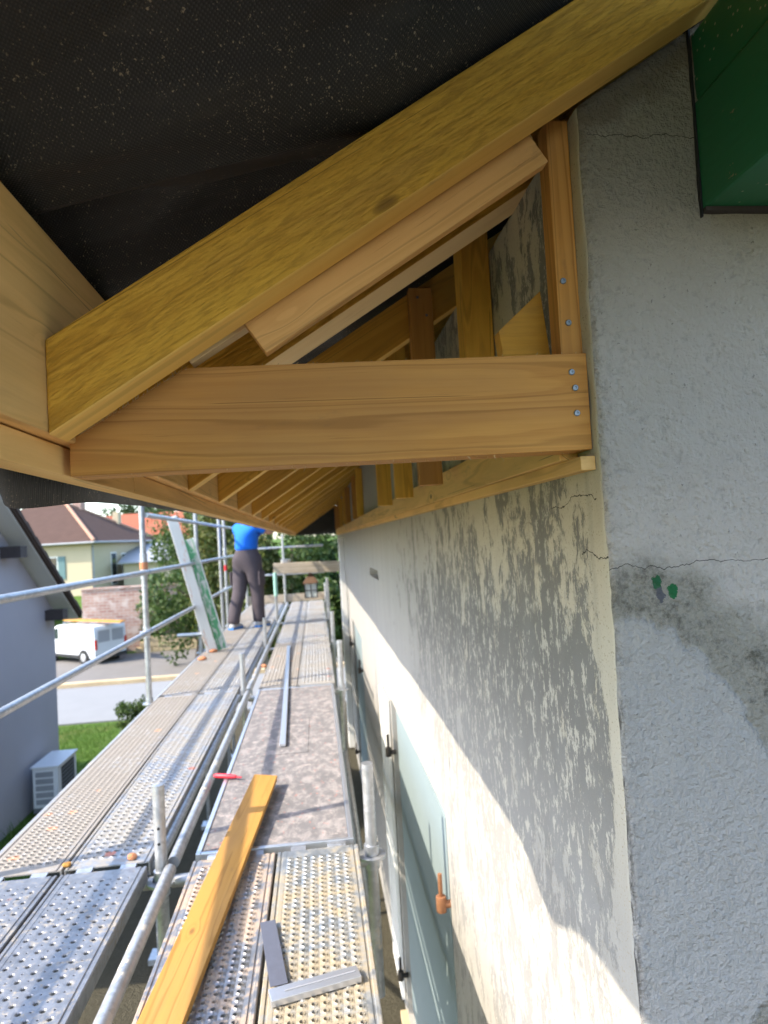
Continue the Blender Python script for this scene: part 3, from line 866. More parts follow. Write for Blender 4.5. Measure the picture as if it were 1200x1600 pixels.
# ---- decks
def deck_mesh(W, L, px, py, r, lip, small=False, seed=0):
    m = MB()
    e = .036; y0, y1 = .07, L - .07
    # side channels with a raised bead, closed below
    for sx in (0, 1):
        X = lambda t: t if sx == 0 else W - t
        prof = [(0, -.055), (0, -.003), (.003, 0), (.012, 0), (.015, -.004), (.020, -.004), (.023, 0), (e, 0), (e, -.006), (.006, -.006), (.006, -.050), (.018, -.050), (.018, -.055)]
        pts = [(X(a), b) for a, b in prof]
        m.prism(pts, 'y', 0.012, L - .012)
    nx = max(1, round((W - 2 * e) / px)); ny = round((y1 - y0) / py)
    cx = (W - 2 * e) / nx; cy = (y1 - y0) / ny
    m.box(e, W - e, .012, y0, -.006, -.001); m.box(e, W - e, y1, L - .012, -.006, -.001)
    rnd = random.Random(seed)
    for i in range(nx):
        for j in range(ny):
            x0 = e + i * cx; yy = y0 + j * cy
            mx = x0 + cx / 2; my = yy + cy / 2 + (cy * .0 if i % 2 else 0)
            rr = r if not small else (r if (i + j) % 2 == 0 else r * .42)
            lp = lip if rr == r else lip * .3
            zc = -.0012
            sq = [(x0, yy), (mx, yy), (x0 + cx, yy), (x0 + cx, my), (x0 + cx, yy + cy), (mx, yy + cy), (x0, yy + cy), (x0, my)]
            ang = [225, 270, 315, 0, 45, 90, 135, 180]
            vs_ = [(a, b, zc) for a, b in sq]
            vs_ += [(mx + rr * 1.45 * math.cos(R(a)), my + rr * 1.45 * math.sin(R(a)), zc + lp * .35) for a in ang]
            vs_ += [(mx + rr * math.cos(R(a)), my + rr * math.sin(R(a)), zc + lp) for a in ang]
            vs_ += [(mx + rr * .93 * math.cos(R(a)), my + rr * .93 * math.sin(R(a)), zc + min(lp, 0) - .006) for a in ang]
            fs = []
            for q in range(3):
                fs += [(q * 8 + k, q * 8 + (k + 1) % 8, q * 8 + 8 + (k + 1) % 8, q * 8 + 8 + k) for k in range(8)]
            m.add(vs_, fs)
    return m
def claws(parent, W, L, mat):
    for y, s in ((0, -1), (L, 1)):
        for x in (.05, W - .11):
            m = MB()
            m.prism([(y - s * .012, -.012), (y + s * .028, -.002), (y + s * .034, -.010), (y + s * .034, -.040), (y + s * .026, -.040), (y + s * .022, -.016), (y - s * .012, -.024)], 'x', x, x + .06)
            m.build('claw', mat, parent)
def slot(parent, W, L):
    for y in (.11, .52, 1.5):
        for x in (.028, W - .030):
            MB().box(x - .0025, x + .0025, y, y + .028, -.0008, .0006).build('slot', 'black_plastic', parent)
_cache = {}
def deck(x0, x1, y0, y1, kind, mat, label):
    W = x1 - x0; L = y1 - y0 - .016
    e = empty('scaffold_deck', (x0, y0 + .008, DZ), label, 'deck', 'scaffold decks laid along the eaves')
    key = (round(W, 3), round(L, 3), kind)
    if key in _cache:
        s = bpy.data.objects.new('perforated_top', _cache[key]); col.objects.link(s); s.parent = e
        s.data = _cache[key]
    else:
        p = {'big': (.031, .036, .0072, -.003, True), 'fine': (.030, .030, .0075, .005, False), 'coarse': (.036, .042, .009, .004, False)}[kind]
        s = deck_mesh(W, L, *p).build('perforated_top', mat, e); _cache[key] = s.data
    # per-object material so panels of one mesh can differ
    s.material_slots[0].link = 'OBJECT'; s.material_slots[0].material = MT[mat]
    claws(e, W, L, 'steel')
    if kind == 'big': slot(e, W, L)
    return e
A = (-1.385, -1.060); B = (-1.050, -.722); C_ = (-.545, -.222); D = (-.212, .110)
deck(*A, BAYS[1], BAYS[2], 'big', 'steel_clean', 'clean galvanised steel deck at the lower left corner beside the outer edge')
deck(*B, BAYS[1], BAYS[2], 'big', 'steel_clean', 'clean bluish perforated deck left of the near ledger tube')
deck(*C_, BAYS[1], BAYS[2], 'fine', 'steel_pink', 'dirty perforated deck under the yellow plank')
deck(*D, BAYS[1], BAYS[2], 'fine', 'steel_yellow', 'yellow dusted perforated deck carrying the carpenter square')
deck(*A, BAYS[2], BAYS[3], 'fine', 'steel_beige', 'beige dust covered outer deck beyond the clean pair')
deck(*B, BAYS[2], BAYS[3], 'coarse', 'steel_grey', 'grey toothed deck striped by the guard rail shadow')
names = ['third', 'fourth', 'fifth']
for i in range(3, 6):
    deck(*A, BAYS[i], BAYS[i + 1], 'fine', 'steel_beige', 'dusty outer edge deck in the %s bay from the camera' % names[i - 3])
    deck(*B, BAYS[i], BAYS[i + 1], 'fine', 'steel_grey', 'dusty deck inside the outer one in the %s bay from the camera' % names[i - 3])
    deck(*C_, BAYS[i], BAYS[i + 1], 'fine', 'steel_beige' if i == 3 else 'steel_grey', 'dusty deck right of the ledger tube in the %s bay from the camera' % names[i - 3])
    deck(*D, BAYS[i], BAYS[i + 1], 'fine', 'steel_grey', 'dusty deck nearest the wall in the %s bay from the camera' % names[i - 3])
for k, (x0, x1) in enumerate((A, B, C_, D)):
    deck(x0, x1, BAYS[0], BAYS[1], 'fine', 'steel_beige', 'dusty deck behind the camera position, %s from the wall' % ['fourth', 'third', 'second', 'first'][k])  # unseen bay continuing the scaffold, added for its bounce light
pd = empty('plywood_deck', (-.545, 2.81, DZ), 'wide plywood deck splashed with pinkish plaster beyond the yellow plank', 'deck')
Lp = 3.0
MB().box(.022, .618, .022, Lp - .022, -.014, -.002).build('panel', 'ply', pd)
MB().box(0, .02, 0, Lp, -.055, .003).build('side_rail', 'alu', pd, .002)
MB().box(.62, .64, 0, Lp, -.055, .003).build('side_rail', 'alu', pd, .002)
MB().box(.0205, .6195, 0, .02, -.03, .002).build('end_rail', 'alu', pd, .002)
MB().box(.0205, .6195, Lp - .02, Lp, -.03, .002).build('end_rail', 'alu', pd, .002)
MB().prism([(.16, 1.2), (.44, 1.2), (.44, 2.0), (.16, 2.0)], 'z', -.0018, .0005).build('hatch_seam', 'ply', pd)
claws(pd, .64, Lp, 'steel')

# ------------------------------------------------------------------ things lying on the decks
def twist_plank():
    n = 40; L = 1.85; W = .118; T = .028
    m = MB(); vs_ = []
    for i in range(n + 1):
        t = i / n; a = R(2 + 5 * t); lift = .004 + .02 * t
        for (y, z) in ((-W / 2, 0), (W / 2, 0), (W / 2, T), (-W / 2, T)):
            vs_.append((t * L, y * math.cos(a) - z * math.sin(a), lift + (y + W / 2) * math.sin(a) + z * math.cos(a)))
    fs = [(0, 1, 2, 3), (4 * n + 3, 4 * n + 2, 4 * n + 1, 4 * n)]
    for i in range(n):
        for k in range(4): fs.append((i * 4 + k, (i + 1) * 4 + k, (i + 1) * 4 + (k + 1) % 4, i * 4 + (k + 1) % 4))
    m.add(vs_, fs)
    return m
pl = twist_plank().build('plank', 'wood_plank', None, .002)
p0 = Vector((-.470, 1.66, DZ + .001)); p1 = Vector((-.315, 3.50, DZ + .001))
dd = (p1 - p0); pl.location = p0; pl.rotation_euler = (0, 0, math.atan2(dd.y, dd.x))
tag(pl, 'long yellow plank lying on the scaffold decks', 'plank')
sq = empty('carpenter_square', (-.165, 1.905, DZ + .004), 'dark bladed carpenter square with aluminium stock lying on a deck', 'square', None, 0)
def flatbar(name, a, b, w, t, mat, z=0, cut=True):
    a = Vector((*a, 0)); b = Vector((*b, 0)); d = (b - a).normalized(); s = Vector((-d.y, d.x, 0))
    pts = [a - s * w / 2, b - s * w / 2, b + s * w / 2, a + s * w / 2]
    return MB().prism([(p.x, p.y) for p in pts], 'z', z, z + t).build(name, mat, sq, .0015)
flatbar('blade', (.002, .02), (-.052, .345), .050, .002, 'square_blade', .008)
st = flatbar('stock', (-.02, -.030), (.225, .028), .052, .018, 'alu')
for off in (.0,):
    a = Vector((.02, -.0205 + off, 0)); b = Vector((.215, .0257 + off, 0)); d = (b - a).normalized(); s = Vector((-d.y, d.x, 0)) * .002
    MB().prism([(q.x, q.y) for q in (a - s, b - s, b + s, a + s)], 'z', .0182, .0196).build('groove', 'grey_metal', st)
# straight edge along the decks
se = board('straight_edge', (-.258, 4.14, DZ + .014), (-.372, 8.0, DZ + .014), .036, .018, 'alu', None, .002)
tag(se, 'long aluminium straight edge lying along the middle decks', 'straight edge')
# red marker / knife
kn = empty('utility_knife', (-.602, 3.70, DZ + .014), 'small red tool lying at the plywood deck edge', 'knife', None, -.42)
MB().path([(0, 0, 0), (.02, 0, .001), (.09, 0, .002), (.13, .004, .001)], [.008, .0125, .013, .009], 10).build('handle', 'red_plastic', kn, 0, True)
MB().box(.13, .165, .000, .008, -.003, .003).build('tip', 'red_plastic', kn, .001)
def chunk(name, loc, r, mat, label, seed):
    bm = bmesh.new(); bmesh.ops.create_icosphere(bm, subdivisions=2, radius=r)
    for v in bm.verts:
        k = 1 + .45 * nz(v.co + Vector((seed, 0, 0)), 1.6 / r * .5); v.co *= k; v.co.z = max(v.co.z * .55, -r * .4)
    me = bpy.data.meshes.new(name); bm.to_mesh(me); bm.free(); me.materials.append(MT[mat])
    o = bpy.data.objects.new(name, me); col.objects.link(o); o.location = (loc[0], loc[1], loc[2] + r * .4)
    return tag(o, label, 'rubble')
chunk('tile_fragment', (-1.26, 8.05, DZ), .05, 'tile_orange', 'orange tile fragment at the foot of the green splashed channel', 1)
chunk('tile_fragment', (-1.30, 7.55, DZ), .048, 'tile_orange', 'orange tile fragment nearest the camera on the outer deck', 5)
chunk('tile_fragment', (-.585, 7.0, DZ - .03), .035, 'tile_orange', 'small red tile chip beside the ledger tube', 9)
chunk('tile_fragment', (-1.05, 2.83, DZ), .018, 'wood_plank', 'little yellow wood offcut between the two clean decks', 12)
chunk('tile_fragment', (-.80, 2.84, DZ), .022, 'tile_orange', 'pink rubble chip at the end of the near clean deck', 17)
# boards leaning on the guard rail
lb = board('leaning_board', (-1.27, 8.05, DZ + .02), (-1.60, 7.75, .36), .04, .115, 'scuffed', None, .004, (1, .3, 0))
tag(lb, 'tall scuffed white board leaning on the guard rail', 'board')
gc = empty('splashed_channel', (-1.17, 8.10, DZ), 'green paint splashed metal channel leaning beside the tall white board', 'channel')
p0 = Vector((-1.165, 8.16, DZ + .012)); p1 = Vector((-1.47, 7.98, .10))
board('web', p0, p1, .012, .10, 'splash', gc, .002, (1, .2, 0))
for s in (-1, 1):
    off = Vector((.058 * s, .012 * s, .012 * s))
    board('flange', p0 + off + Vector((0, -.02, 0)), p1 + off + Vector((0, -.02, 0)), .055, .014, 'scuffed', gc, .002, (1, .2, 0))

# ------------------------------------------------------------------ lantern under the porch beam
lan = empty('porch_lantern', (-.105, 11.12, -.93), 'rusty brown square lantern hanging under the weathered porch beam', 'lantern')
def ring4(h, z): return [(-h, -h, z), (h, -h, z), (h, h, z), (-h, h, z)]
m = MB()
prof = [(.13, .235), (.125, .25), (.07, .33), (.03, .37), (.03, .40)]
vs_ = [v for h, z in prof for v in ring4(h, z)]
m.add(vs_, [(i * 4 + k, i * 4 + (k + 1) % 4, i * 4 + 4 + (k + 1) % 4, i * 4 + 4 + k) for i in range(4) for k in range(4)] + [(3, 2, 1, 0), (16, 17, 18, 19)])
m.build('roof', 'rust', lan)
m = MB()
for sx in (-1, 1):
    for sy in (-1, 1): m.box(sx * .1 - .009, sx * .1 + .009, sy * .1 - .009, sy * .1 + .009, .012, .235)
for z in (.0, .118):
    for s in (-1, 1):
        m.box(-.109, .109, s * .1 - .008, s * .1 + .008, z, z + .012); m.box(s * .1 - .008, s * .1 + .008, -.091, .091, z, z + .012)
for s in (-1, 1):
    m.box(-.006, .006, s * .1 - .006, s * .1 + .006, .012, .235); m.box(s * .1 - .006, s * .1 + .006, -.006, .006, .012, .235)
m.build('cage', 'black_iron', lan)
for s in (-1, 1):
    MB().box(-.09, .09, s * .094 - .0015, s * .094 + .0015, .013, .233).build('pane', 'lamp_glass', lan)
    MB().box(s * .094 - .0015, s * .094 + .0015, -.09, .09, .013, .233).build('pane', 'lamp_glass', lan)
MB().tube((0, 0, .395), (0, 0, .424), .008, 8).build('hook', 'black_iron', lan)
cup = empty('paint_tin', (-.50, 11.12, -.335), 'small pale tin standing on the porch beam', 'tin')
m = MB().tube((0, 0, .003), (0, 0, .05), .075, 18, .08); m.build('body', 'alu', cup, 0, True)
MB().tube((0, 0, .05), (0, 0, .058), .083, 18).build('rim', 'steel', cup, 0, True)

# ------------------------------------------------------------------ the worker on the scaffold
def skin_mesh(name, pts, edges, mat, parent=None, sub=2):
    me = bpy.data.meshes.new(name)
    me.from_pydata([p[:3] for p in pts], edges, [])
    o = bpy.data.objects.new(name, me); col.objects.link(o)
    md = o.modifiers.new('skin', 'SKIN'); md.use_smooth_shade = True
    sv = me.skin_vertices[0].data
    for i, p in enumerate(pts):
        r = p[3] if isinstance(p[3], tuple) else (p[3], p[3])
        sv[i].radius = r; sv[i].use_root = (i == 0)
    ss = o.modifiers.new('sub', 'SUBSURF'); ss.levels = sub; ss.render_levels = sub
    dg = bpy.context.evaluated_depsgraph_get()
    m2 = bpy.data.meshes.new_from_object(o.evaluated_get(dg))
    m2.name = name
    m2.materials.clear(); m2.materials.append(MT[mat])
    bpy.data.objects.remove(o)
    o2 = bpy.data.objects.new(name, m2); col.objects.link(o2); o2.parent = parent
    m2.polygons.foreach_set('use_smooth', [True] * len(m2.polygons))
    return o2
def chain(pts, edges, lst, start=None):
    i0 = len(pts); pts += lst
    if start is not None: edges.append((start, i0))
    edges += [(i0 + k, i0 + k + 1) for k in range(len(lst) - 1)]
    return i0 + len(lst) - 1
# local frame: origin between the feet on the deck, faces +X (the eaves) turned a little away
P, Ed = [(0, 0, .97, (.13, .10))], []
hip = 0
ch = chain(P, Ed, [(0, 0, 1.12, (.135, .10)), (.01, 0, 1.30, (.15, .105)), (.03, 0, 1.44, (.12, .085)), (.04, 0, 1.52, .055), (.06, 0, 1.60, .05)], 0)
hd = chain(P, Ed, [(.075, 0, 1.68, (.075, .085)), (.08, 0, 1.76, (.078, .092)), (.07, 0, 1.82, (.06, .07))], ch)
nose = chain(P, Ed, [(.165, 0, 1.705, .018)], hd - 1)
for s in (1, -1):
    fx, fy = (-.22, .17) if s == 1 else (.06, -.16)
    kn_ = (.03 + fx * .4, s * .11 + 0 * fy, .52)
    chain(P, Ed, [(0, s * .085, .90, .095), (kn_[0], kn_[1], kn_[2], .065), (fx - .01, s * .12, .12, .045), (fx - .02, s * .12, .05, .042), (fx + .10, s * .13, .03, (.04, .028)), (fx + .17, s * .135, .025, (.035, .02))], 0)
    # arm raised and bent to the roof edge
    sh_ = 3
    wr = chain(P, Ed, [(.03, s * .17, 1.43, .062), (.16, s * .25, 1.36, .050), (.25, s * .27, 1.34, .046), (.36, s * .23, 1.48, .040), (.44, s * .20, 1.60, .030), (.47, s * .19, 1.66, (.036, .020))], sh_)
    for k, (dy, L) in enumerate(((-.03, .065), (-.010, .078), (.010, .074), (.03, .058))):
        x, y, z = P[wr][:3]
        chain(P, Ed, [(x + .03, y + dy, z + .035, .0085), (x + .03 + L * .6, y + dy, z + .035 + L * .45, .008), (x + .03 + L * 1.0, y + dy, z + .02 + L * .3, .007)], wr)
    x, y, z = P[wr - 1][:3]
    chain(P, Ed, [(x + .05, y - s * .03, z + .03, .010), (x + .09, y - s * .04, z + .05, .0085)], wr - 1)
person = skin_mesh('person', P, Ed, 'skin', None, 2)
person.scale = (1.05, 1.05, 1.05)
person.location = (-1.03, 10.22, DZ)
person.rotation_euler = (0, 0, R(62))
tag(person, 'worker in blue T-shirt and dark work trousers standing on the scaffold facing the eaves', 'person')
# trousers
P, Ed = [(0, 0, .98, (.20, .15))], []
chain(P, Ed, [(0, 0, 1.10, (.20, .15)), (0, 0, 1.13, (.19, .145))], 0)
for s in (1, -1):
    fx = -.22 if s == 1 else .06
    chain(P, Ed, [(0, s * .095, .86, .140), (.01 + fx * .2, s * .108, .68, .125), (.035 + fx * .4, s * .114, .52, .105), (.0 + fx * .7, s * .120, .32, .098), (fx - .005, s * .12, .14, .092), (fx, s * .12, .06, .098)], 0)
tr = skin_mesh('trousers', P, Ed, 'trousers', person, 2)
for s in (1, -1):
    fx = -.22 if s == 1 else .06
    m = MB(); m.box(-.075 + fx * .2, .075 + fx * .2, s * .222 - .012, s * .222 + .012, .60, .80)
    pk = m.build('pocket', 'trousers', tr, .008, True)
# T-shirt with short sleeves
P, Ed = [(0, 0, 1.06, (.215, .155))], []
c3 = chain(P, Ed, [(0, 0, 1.16, (.21, .15)), (.01, 0, 1.30, (.205, .145)), (.03, 0, 1.44, (.155, .115)), (.04, 0, 1.505, .075)], 0)
for s in (1, -1):
    chain(P, Ed, [(.03, s * .17, 1.43, .083), (.10, s * .215, 1.395, .078), (.135, s * .235, 1.375, .078)], 3)
skin_mesh('shirt', P, Ed, 'blue_shirt', person, 2)
# hair
bm = bmesh.new(); bmesh.ops.create_uvsphere(bm, u_segments=20, v_segments=14, radius=1)
for v in list(bm.verts):
    if v.co.z < -.15 - .5 * min(0, v.co.x) * 0 and v.co.x > -.1: pass
bmesh.ops.delete(bm, geom=[v for v in bm.verts if (v.co.z < .15 and v.co.x > .05) or v.co.z < -.55], context='VERTS')
for v in bm.verts:
    k = 1 + .04 * nz(v.co, 6); v.co = Vector((v.co.x * .108 * k + .068, v.co.y * .092 * k, v.co.z * .115 * k + 1.765))
me = bpy.data.meshes.new('hair'); bm.to_mesh(me); bm.free(); me.materials.append(MT['hair'])
ho = bpy.data.objects.new('hair', me); col.objects.link(ho); ho.parent = person
ho.modifiers.new('thickness', 'SOLIDIFY').thickness = .012
# shoes
for s in (1, -1):
    fx = -.22 if s == 1 else .06
    m = MB(); n = 12; rings = []
    for t, w, h in ((-.075, .030, .05), (-.06, .042, .085), (.0, .044, .10), (.06, .046, .085), (.13, .050, .06), (.19, .042, .045), (.215, .022, .03)):
        rings.append([(fx + t, s * .125 + s * t * .1 + w * math.cos(2 * PI * k / n), .022 + max(-.012, h * .62 * math.sin(2 * PI * k / n) + h * .30)) for k in range(n)])
    m.add([v for r in rings for v in r], [(i * n + k, i * n + (k + 1) % n, (i + 1) * n + (k + 1) % n, (i + 1) * n + k) for i in range(len(rings) - 1) for k in range(n)] + [tuple(range(n - 1, -1, -1)), tuple(range(6 * n, 7 * n))])
    so = m.build('shoe', 'shoe', person, 0, 'all')
    m = MB(); m.prism([(fx - .08, s * .125 - .045), (fx + .10, s * .13 - .055), (fx + .20, s * .14 - .04), (fx + .225, s * .145), (fx + .20, s * .14 + .04), (fx + .10, s * .13 + .055), (fx - .08, s * .125 + .045)], 'z', .001, .026)
    m.build('sole', 'shoe_blue', so, .004)

# ------------------------------------------------------------------ foliage
def leaves(center, radii, n, size, seed, shell=.35, clumps=14, flat=False):
    rnd = random.Random(seed); m = MB(); c = Vector(center)
    cl = []
    for i in range(clumps):
        v = Vector((rnd.gauss(0, 1), rnd.gauss(0, 1), rnd.gauss(0, 1))).normalized()
        rr = rnd.uniform(.45, .95)
        cl.append((Vector((v.x * radii[0] * rr, v.y * radii[1] * rr, v.z * radii[2] * rr)), rnd.uniform(.25, .45)))
    for i in range(n):
        o, k = cl[rnd.randrange(len(cl))]
        v = Vector((rnd.gauss(0, 1), rnd.gauss(0, 1), rnd.gauss(0, 1))).normalized() * (rnd.random() ** shell)
        p = c + o + Vector((v.x * radii[0] * k, v.y * radii[1] * k, v.z * radii[2] * k))
        a = Vector((rnd.gauss(0, 1), rnd.gauss(0, 1), rnd.gauss(0, 1) + .3)).normalized()
        u = a.orthogonal().normalized(); u.rotate(Matrix.Rotation(rnd.random() * 6.3, 3, a)); w = a.cross(u)
        s = size * rnd.uniform(.6, 1.4)
        m.add([p - u * s, p - w * s * .5, p + u * s, p + w * s * .5 + a * s * .2], [(0, 1, 2, 3)])
    return m
def tree(loc, h, rad, label, seed, mat='leaf', n=3500, size=.14, name='tree', group='trees and hedges behind the scaffold', low=.35, parts=True):
    e = empty(name, loc, label, 'tree' if name.endswith('tree') else 'shrub', group)
    rnd = random.Random(seed)
    cz = h * (1 + low) / 2; rz = h * (1 - low) / 2
    m = MB()
    m.path([(0, 0, 0), (.03 * h, 0, h * .25), (0, .02 * h, h * .5), (.01 * h, 0, h * .8)], [h * .035, h * .026, h * .018, h * .006], 8)
    for i in range(7):
        a = i * 2.4 + rnd.random(); z0 = h * (low + .05 + .06 * i); L = rad * rnd.uniform(.5, .8)
        m.path([(0, 0, z0 * .8), (math.cos(a) * L * .5, math.sin(a) * L * .5, z0 + L * .2), (math.cos(a) * L, math.sin(a) * L, z0 + L * .45)], [h * .012, h * .008, h * .003], 6)
    m.build('trunk', 'bark', e, 0, True)
    leaves((0, 0, cz), (rad, rad, rz), n, size, seed, clumps=50 if 'bush' in name else 22).build('crown', mat, e)
    return e

# ------------------------------------------------------------------ neighbouring house on the left
nb = wparent('neighbour_house', (-3.95, 10.5, GZ), 'shaded grey rendered gable house beside the scaffold on the left', 'house')
NX, NE, NR = -3.95, 10.52, 7.85          # gable face, eaves corner, ridge
sl = .706
def nz_(y): return -.80 - sl * (abs(y - NR) - (NE - NR))      # underside of roof at y
zr = nz_(NR); NW = 2 * NR - NE
MB().prism([(NW, GZ), (NE, GZ), (NE, -.82), (NR, zr - .02), (NW, -.82)], 'x', -10.5, NX).build('gable_wall', 'sky_render', nb)
MB().prism([(NE + .28, -.80 - .28 * sl), (NR, zr), (NW - .28, -.80 - .28 * sl), (NW - .28, -.80 - .28 * sl + .03), (NR, zr + .03), (NE + .28, -.80 - .28 * sl + .03)], 'x', -10.8, -3.70).build('soffit', 'soffit', nb)
rf = MB().prism([(NE + .30, -.77 - .30 * sl + .002), (NR, zr + .032), (NW - .30, -.77 - .30 * sl + .002), (NW - .30, -.77 - .30 * sl + .07), (NR, zr + .11), (NE + .30, -.77 - .30 * sl + .07)], 'x', -10.85, -3.66).build('roof', 'roof_dark', nb)
vm = None
nt_ = 11
for i in range(nt_):
    y = NR + (NE + .30 - NR) * (i + .5) / nt_
    z = nz_(y) + .098
    o = _build(MB().prism([(-.17, -.03), (.17, -.03), (.17, .022), (-.17, .045)], 'x', 0, .16), 'verge_tile', 'roof_dark', None, .006) if vm is None else bpy.data.objects.new('verge_tile', vm)
    if vm is None: vm = o.data
    else: col.objects.link(o)
    fit(o, Matrix.Translation((-3.80, y, z)) @ Matrix.Rotation(-math.atan(sl), 4, 'X'), rf)
for y in (8.95, 10.28):
    z = nz_(y) - .012
    MB().box(NX - .05, -3.70, y - .10, y + .10, z - .30, z - .15).build('purlin_end', 'dark_wood', nb, .004)
# heat pump against it
ac = wparent('air_conditioner', (-3.6, 9.2, GZ), 'white outdoor air conditioner unit at the base of the grey house', 'air conditioner')
AX0, AX1, AY0, AY1, AZ = -3.84, -3.52, 9.30, 9.98, .62
MB().box(AX0, AX1, AY0, AY1, GZ + .10, GZ + AZ).build('casing', 'ac_white', ac, .012)
MB().box(AX0 - .02, AX1 + .02, AY0 - .02, AY1 + .02, GZ + AZ + .002, GZ + AZ + .022).build('top_cover', 'ac_white', ac, .006)
fg = MB().box(AX1 - .002, AX1 + .005, AY0 + .12, AY1 - .1, GZ + .14, GZ + AZ - .04).build('fan_opening', 'black_plastic', ac)
for i in range(8):
    z = GZ + .17 + i * .052
    MB().box(AX1 + .006, AX1 + .012, AY0 + .12, AY1 - .1, z, z + .005).build('grille_bar', 'grey_metal', fg)
for i in range(5):
    z = GZ + .15 + i * .088
    MB().box(AX0 + .04, AX1 - .06, AY0 - .008, AY0 - .001, z, z + .065).build('side_louvre', 'grey_metal', ac)
for y in (AY0 + .1, AY1 - .16): MB().box(AX0 - .04, AX1 + .04, y, y + .06, GZ + .005, GZ + .099).build('foot', 'grey_metal', ac)
# lawn blades, garden wall, shrub
rnd = random.Random(3); m = MB()
for i in range(16000):
    y = rnd.uniform(9.6, 13.9); x = rnd.uniform(-6.2, -2.4)
    if x < -3.9 and y < 10.6: continue
    h = rnd.uniform(.03, .07); a = rnd.random() * 6.3; w = .006
    dx, dy = math.cos(a) * w, math.sin(a) * w
    m.add([(x - dx, y - dy, GZ), (x + dx, y + dy, GZ), (x + rnd.gauss(0, .02), y + rnd.gauss(0, .02), GZ + h)], [(0, 1, 2)])
for i in range(2500):
    y = rnd.uniform(6.5, 8.8); x = rnd.uniform(-3.9, -3.0)
    if nz((x, y, 0), 2.0) < .05: continue
    h = rnd.uniform(.05, .22); a = rnd.random() * 6.3; w = .009
    dx, dy = math.cos(a) * w, math.sin(a) * w
    m.add([(x - dx, y - dy, GZ), (x + dx, y + dy, GZ), (x + rnd.gauss(0, .05), y + rnd.gauss(0, .05), GZ + h)], [(0, 1, 2)])
tag(m.build('grass', 'grass_blade'), 'bright green lawn grass between the grey house and the pale driveway', 'grass', None, 'stuff')
dw = MB().box(-16, 5.0, 14.05, 17.75, GZ - .1, GZ + .03).build('driveway', 'white_wall', None, .004)
tag(dw, kind='structure')
kb = wparent('kerb_wall', (-6, 17.9, GZ), 'low beige kerb wall edging the pale driveway above the road', 'kerb')
MB().box(-16, 5.0, 17.76, 18.0, GZ - .1, GZ + .13).build('kerb', 'yellow_stone', kb, .01)
tree((-3.35, 12.5, GZ), .75, .42, 'small rounded green shrub on the lawn', 31, 'leaf', 3000, .03, 'shrub', None, .05)

# ------------------------------------------------------------------ street
van = empty('parked_van', (-11.9, 35.0, gz(0, 33) + .02), 'white van with planks on its roof rack parked across the road', 'van')
def make_van(e):
    # local: x along the van (0 = rear, 4.9 = nose), y across -.95..+.95
    side = [(0, .32), (0, 1.1), (.06, 1.85), (.14, 1.95), (3.2, 1.95), (3.55, 1.82), (4.25, 1.15), (4.85, .95), (4.95, .70), (4.95, .30), (.35, .28)]
    MB().prism(side, 'y', -.93, .93).build('body', 'van_white', e, .05, True)
    rd = MB().box(-.012, -.004, -.80, -.005, .42, 1.78).build('rear_door', 'van_white', e, .003)
    rd2 = MB().box(-.012, -.004, .005, .80, .42, 1.78).build('rear_door', 'van_white', e, .003)
    for d_, a, b in ((rd, -.74, -.06), (rd2, .06, .74)):
        MB().box(-.020, -.013, a, b, 1.10, 1.70).build('window', 'grey_metal', d_)
    for s in (-1, 1):
        MB().box(-.03, .10, s * .86 - .065, s * .86 + .065, .75, 1.25).build('tail_lamp', 'red_glass', e, .02)
        MB().box(.5, 4.0, s * .945 - .012, s * .945 + .012, .32, .45).build('side_sill', 'black_plastic', e, .008)
        for x in (.95, 3.95):
            MB().tube((x, s * .96, .33), (x, s * .70, .33), .40, 20).build('wheel_arch', 'black_plastic', e)
            w = MB().tube((x, s * .975, .33), (x, s * .72, .33), .325, 22).build('wheel', 'tyre', e, .02, True)
            MB().tube((x, s * .985, .33), (x, s * .90, .33), .21, 18).build('rim', 'alu', w, .01, True)
        MB().prism([(3.15, 1.80), (3.5, 1.72), (4.0, 1.25), (3.15, 1.2)], 'y', s * .931, s * .938).build('side_window', 'car_glass', e)
    MB().box(-.06, .12, -.90, .90, .26, .46).build('bumper', 'black_plastic', e, .02)
    for x in (.5, 1.7, 2.9):
        rr = MB(); rr.tube((x, -.8, 2.07), (x, .8, 2.07), .02, 8); rr.tube((x, -.75, 1.94), (x, -.75, 2.07), .018, 8); rr.tube((x, .75, 1.94), (x, .75, 2.07), .018, 8)
        rr.build('roof_rack', 'alu', e)
make_van(van)
ang = math.atan2(.62, -.785)
van.rotation_euler = (0, 0, ang)
u = Vector((math.cos(ang), math.sin(ang), 0)); v_ = Vector((-math.sin(ang), math.cos(ang), 0))
van.location = Vector((-10.72, 33.2, gz(0, 33) + .02)) - v_ * .93     # near rear corner lies on the +y side
van.scale = (.94, .94, .94)
van2 = copy_tree(van)
van2.location = (-14.6, 40.0, gz(0, 40.5)); van2.rotation_euler = (0, 0, R(200))
tag(van2, 'white vehicle half hidden behind the brick wall', 'van')
for k in range(3):
    a = van.location + Vector((0, 0, 1.995)) + v_ * (.25 - .2 * k) - u * 1.25 * (1 if k == 0 else .7)
    pk = board('roof_plank', a, a + u * 4.6, .16, .05 + .02 * (k == 0), 'wood_plank', None, .004)
    tag(pk, ['yellow plank on the van roof rack, nearest the camera', 'middle yellow plank on the van roof rack', 'yellow plank on the far side of the van roof rack'][k], 'plank', 'planks on the van')
bw = wparent('brick_wall', (-10, 36.8, gz(0, 36.8)), 'old reddish brick wall behind the parked van', 'wall')
MB().box(-12.4, -7.3, 36.8, 37.15, gz(0, 36.4), -1.95).build('wall', 'brick', bw)
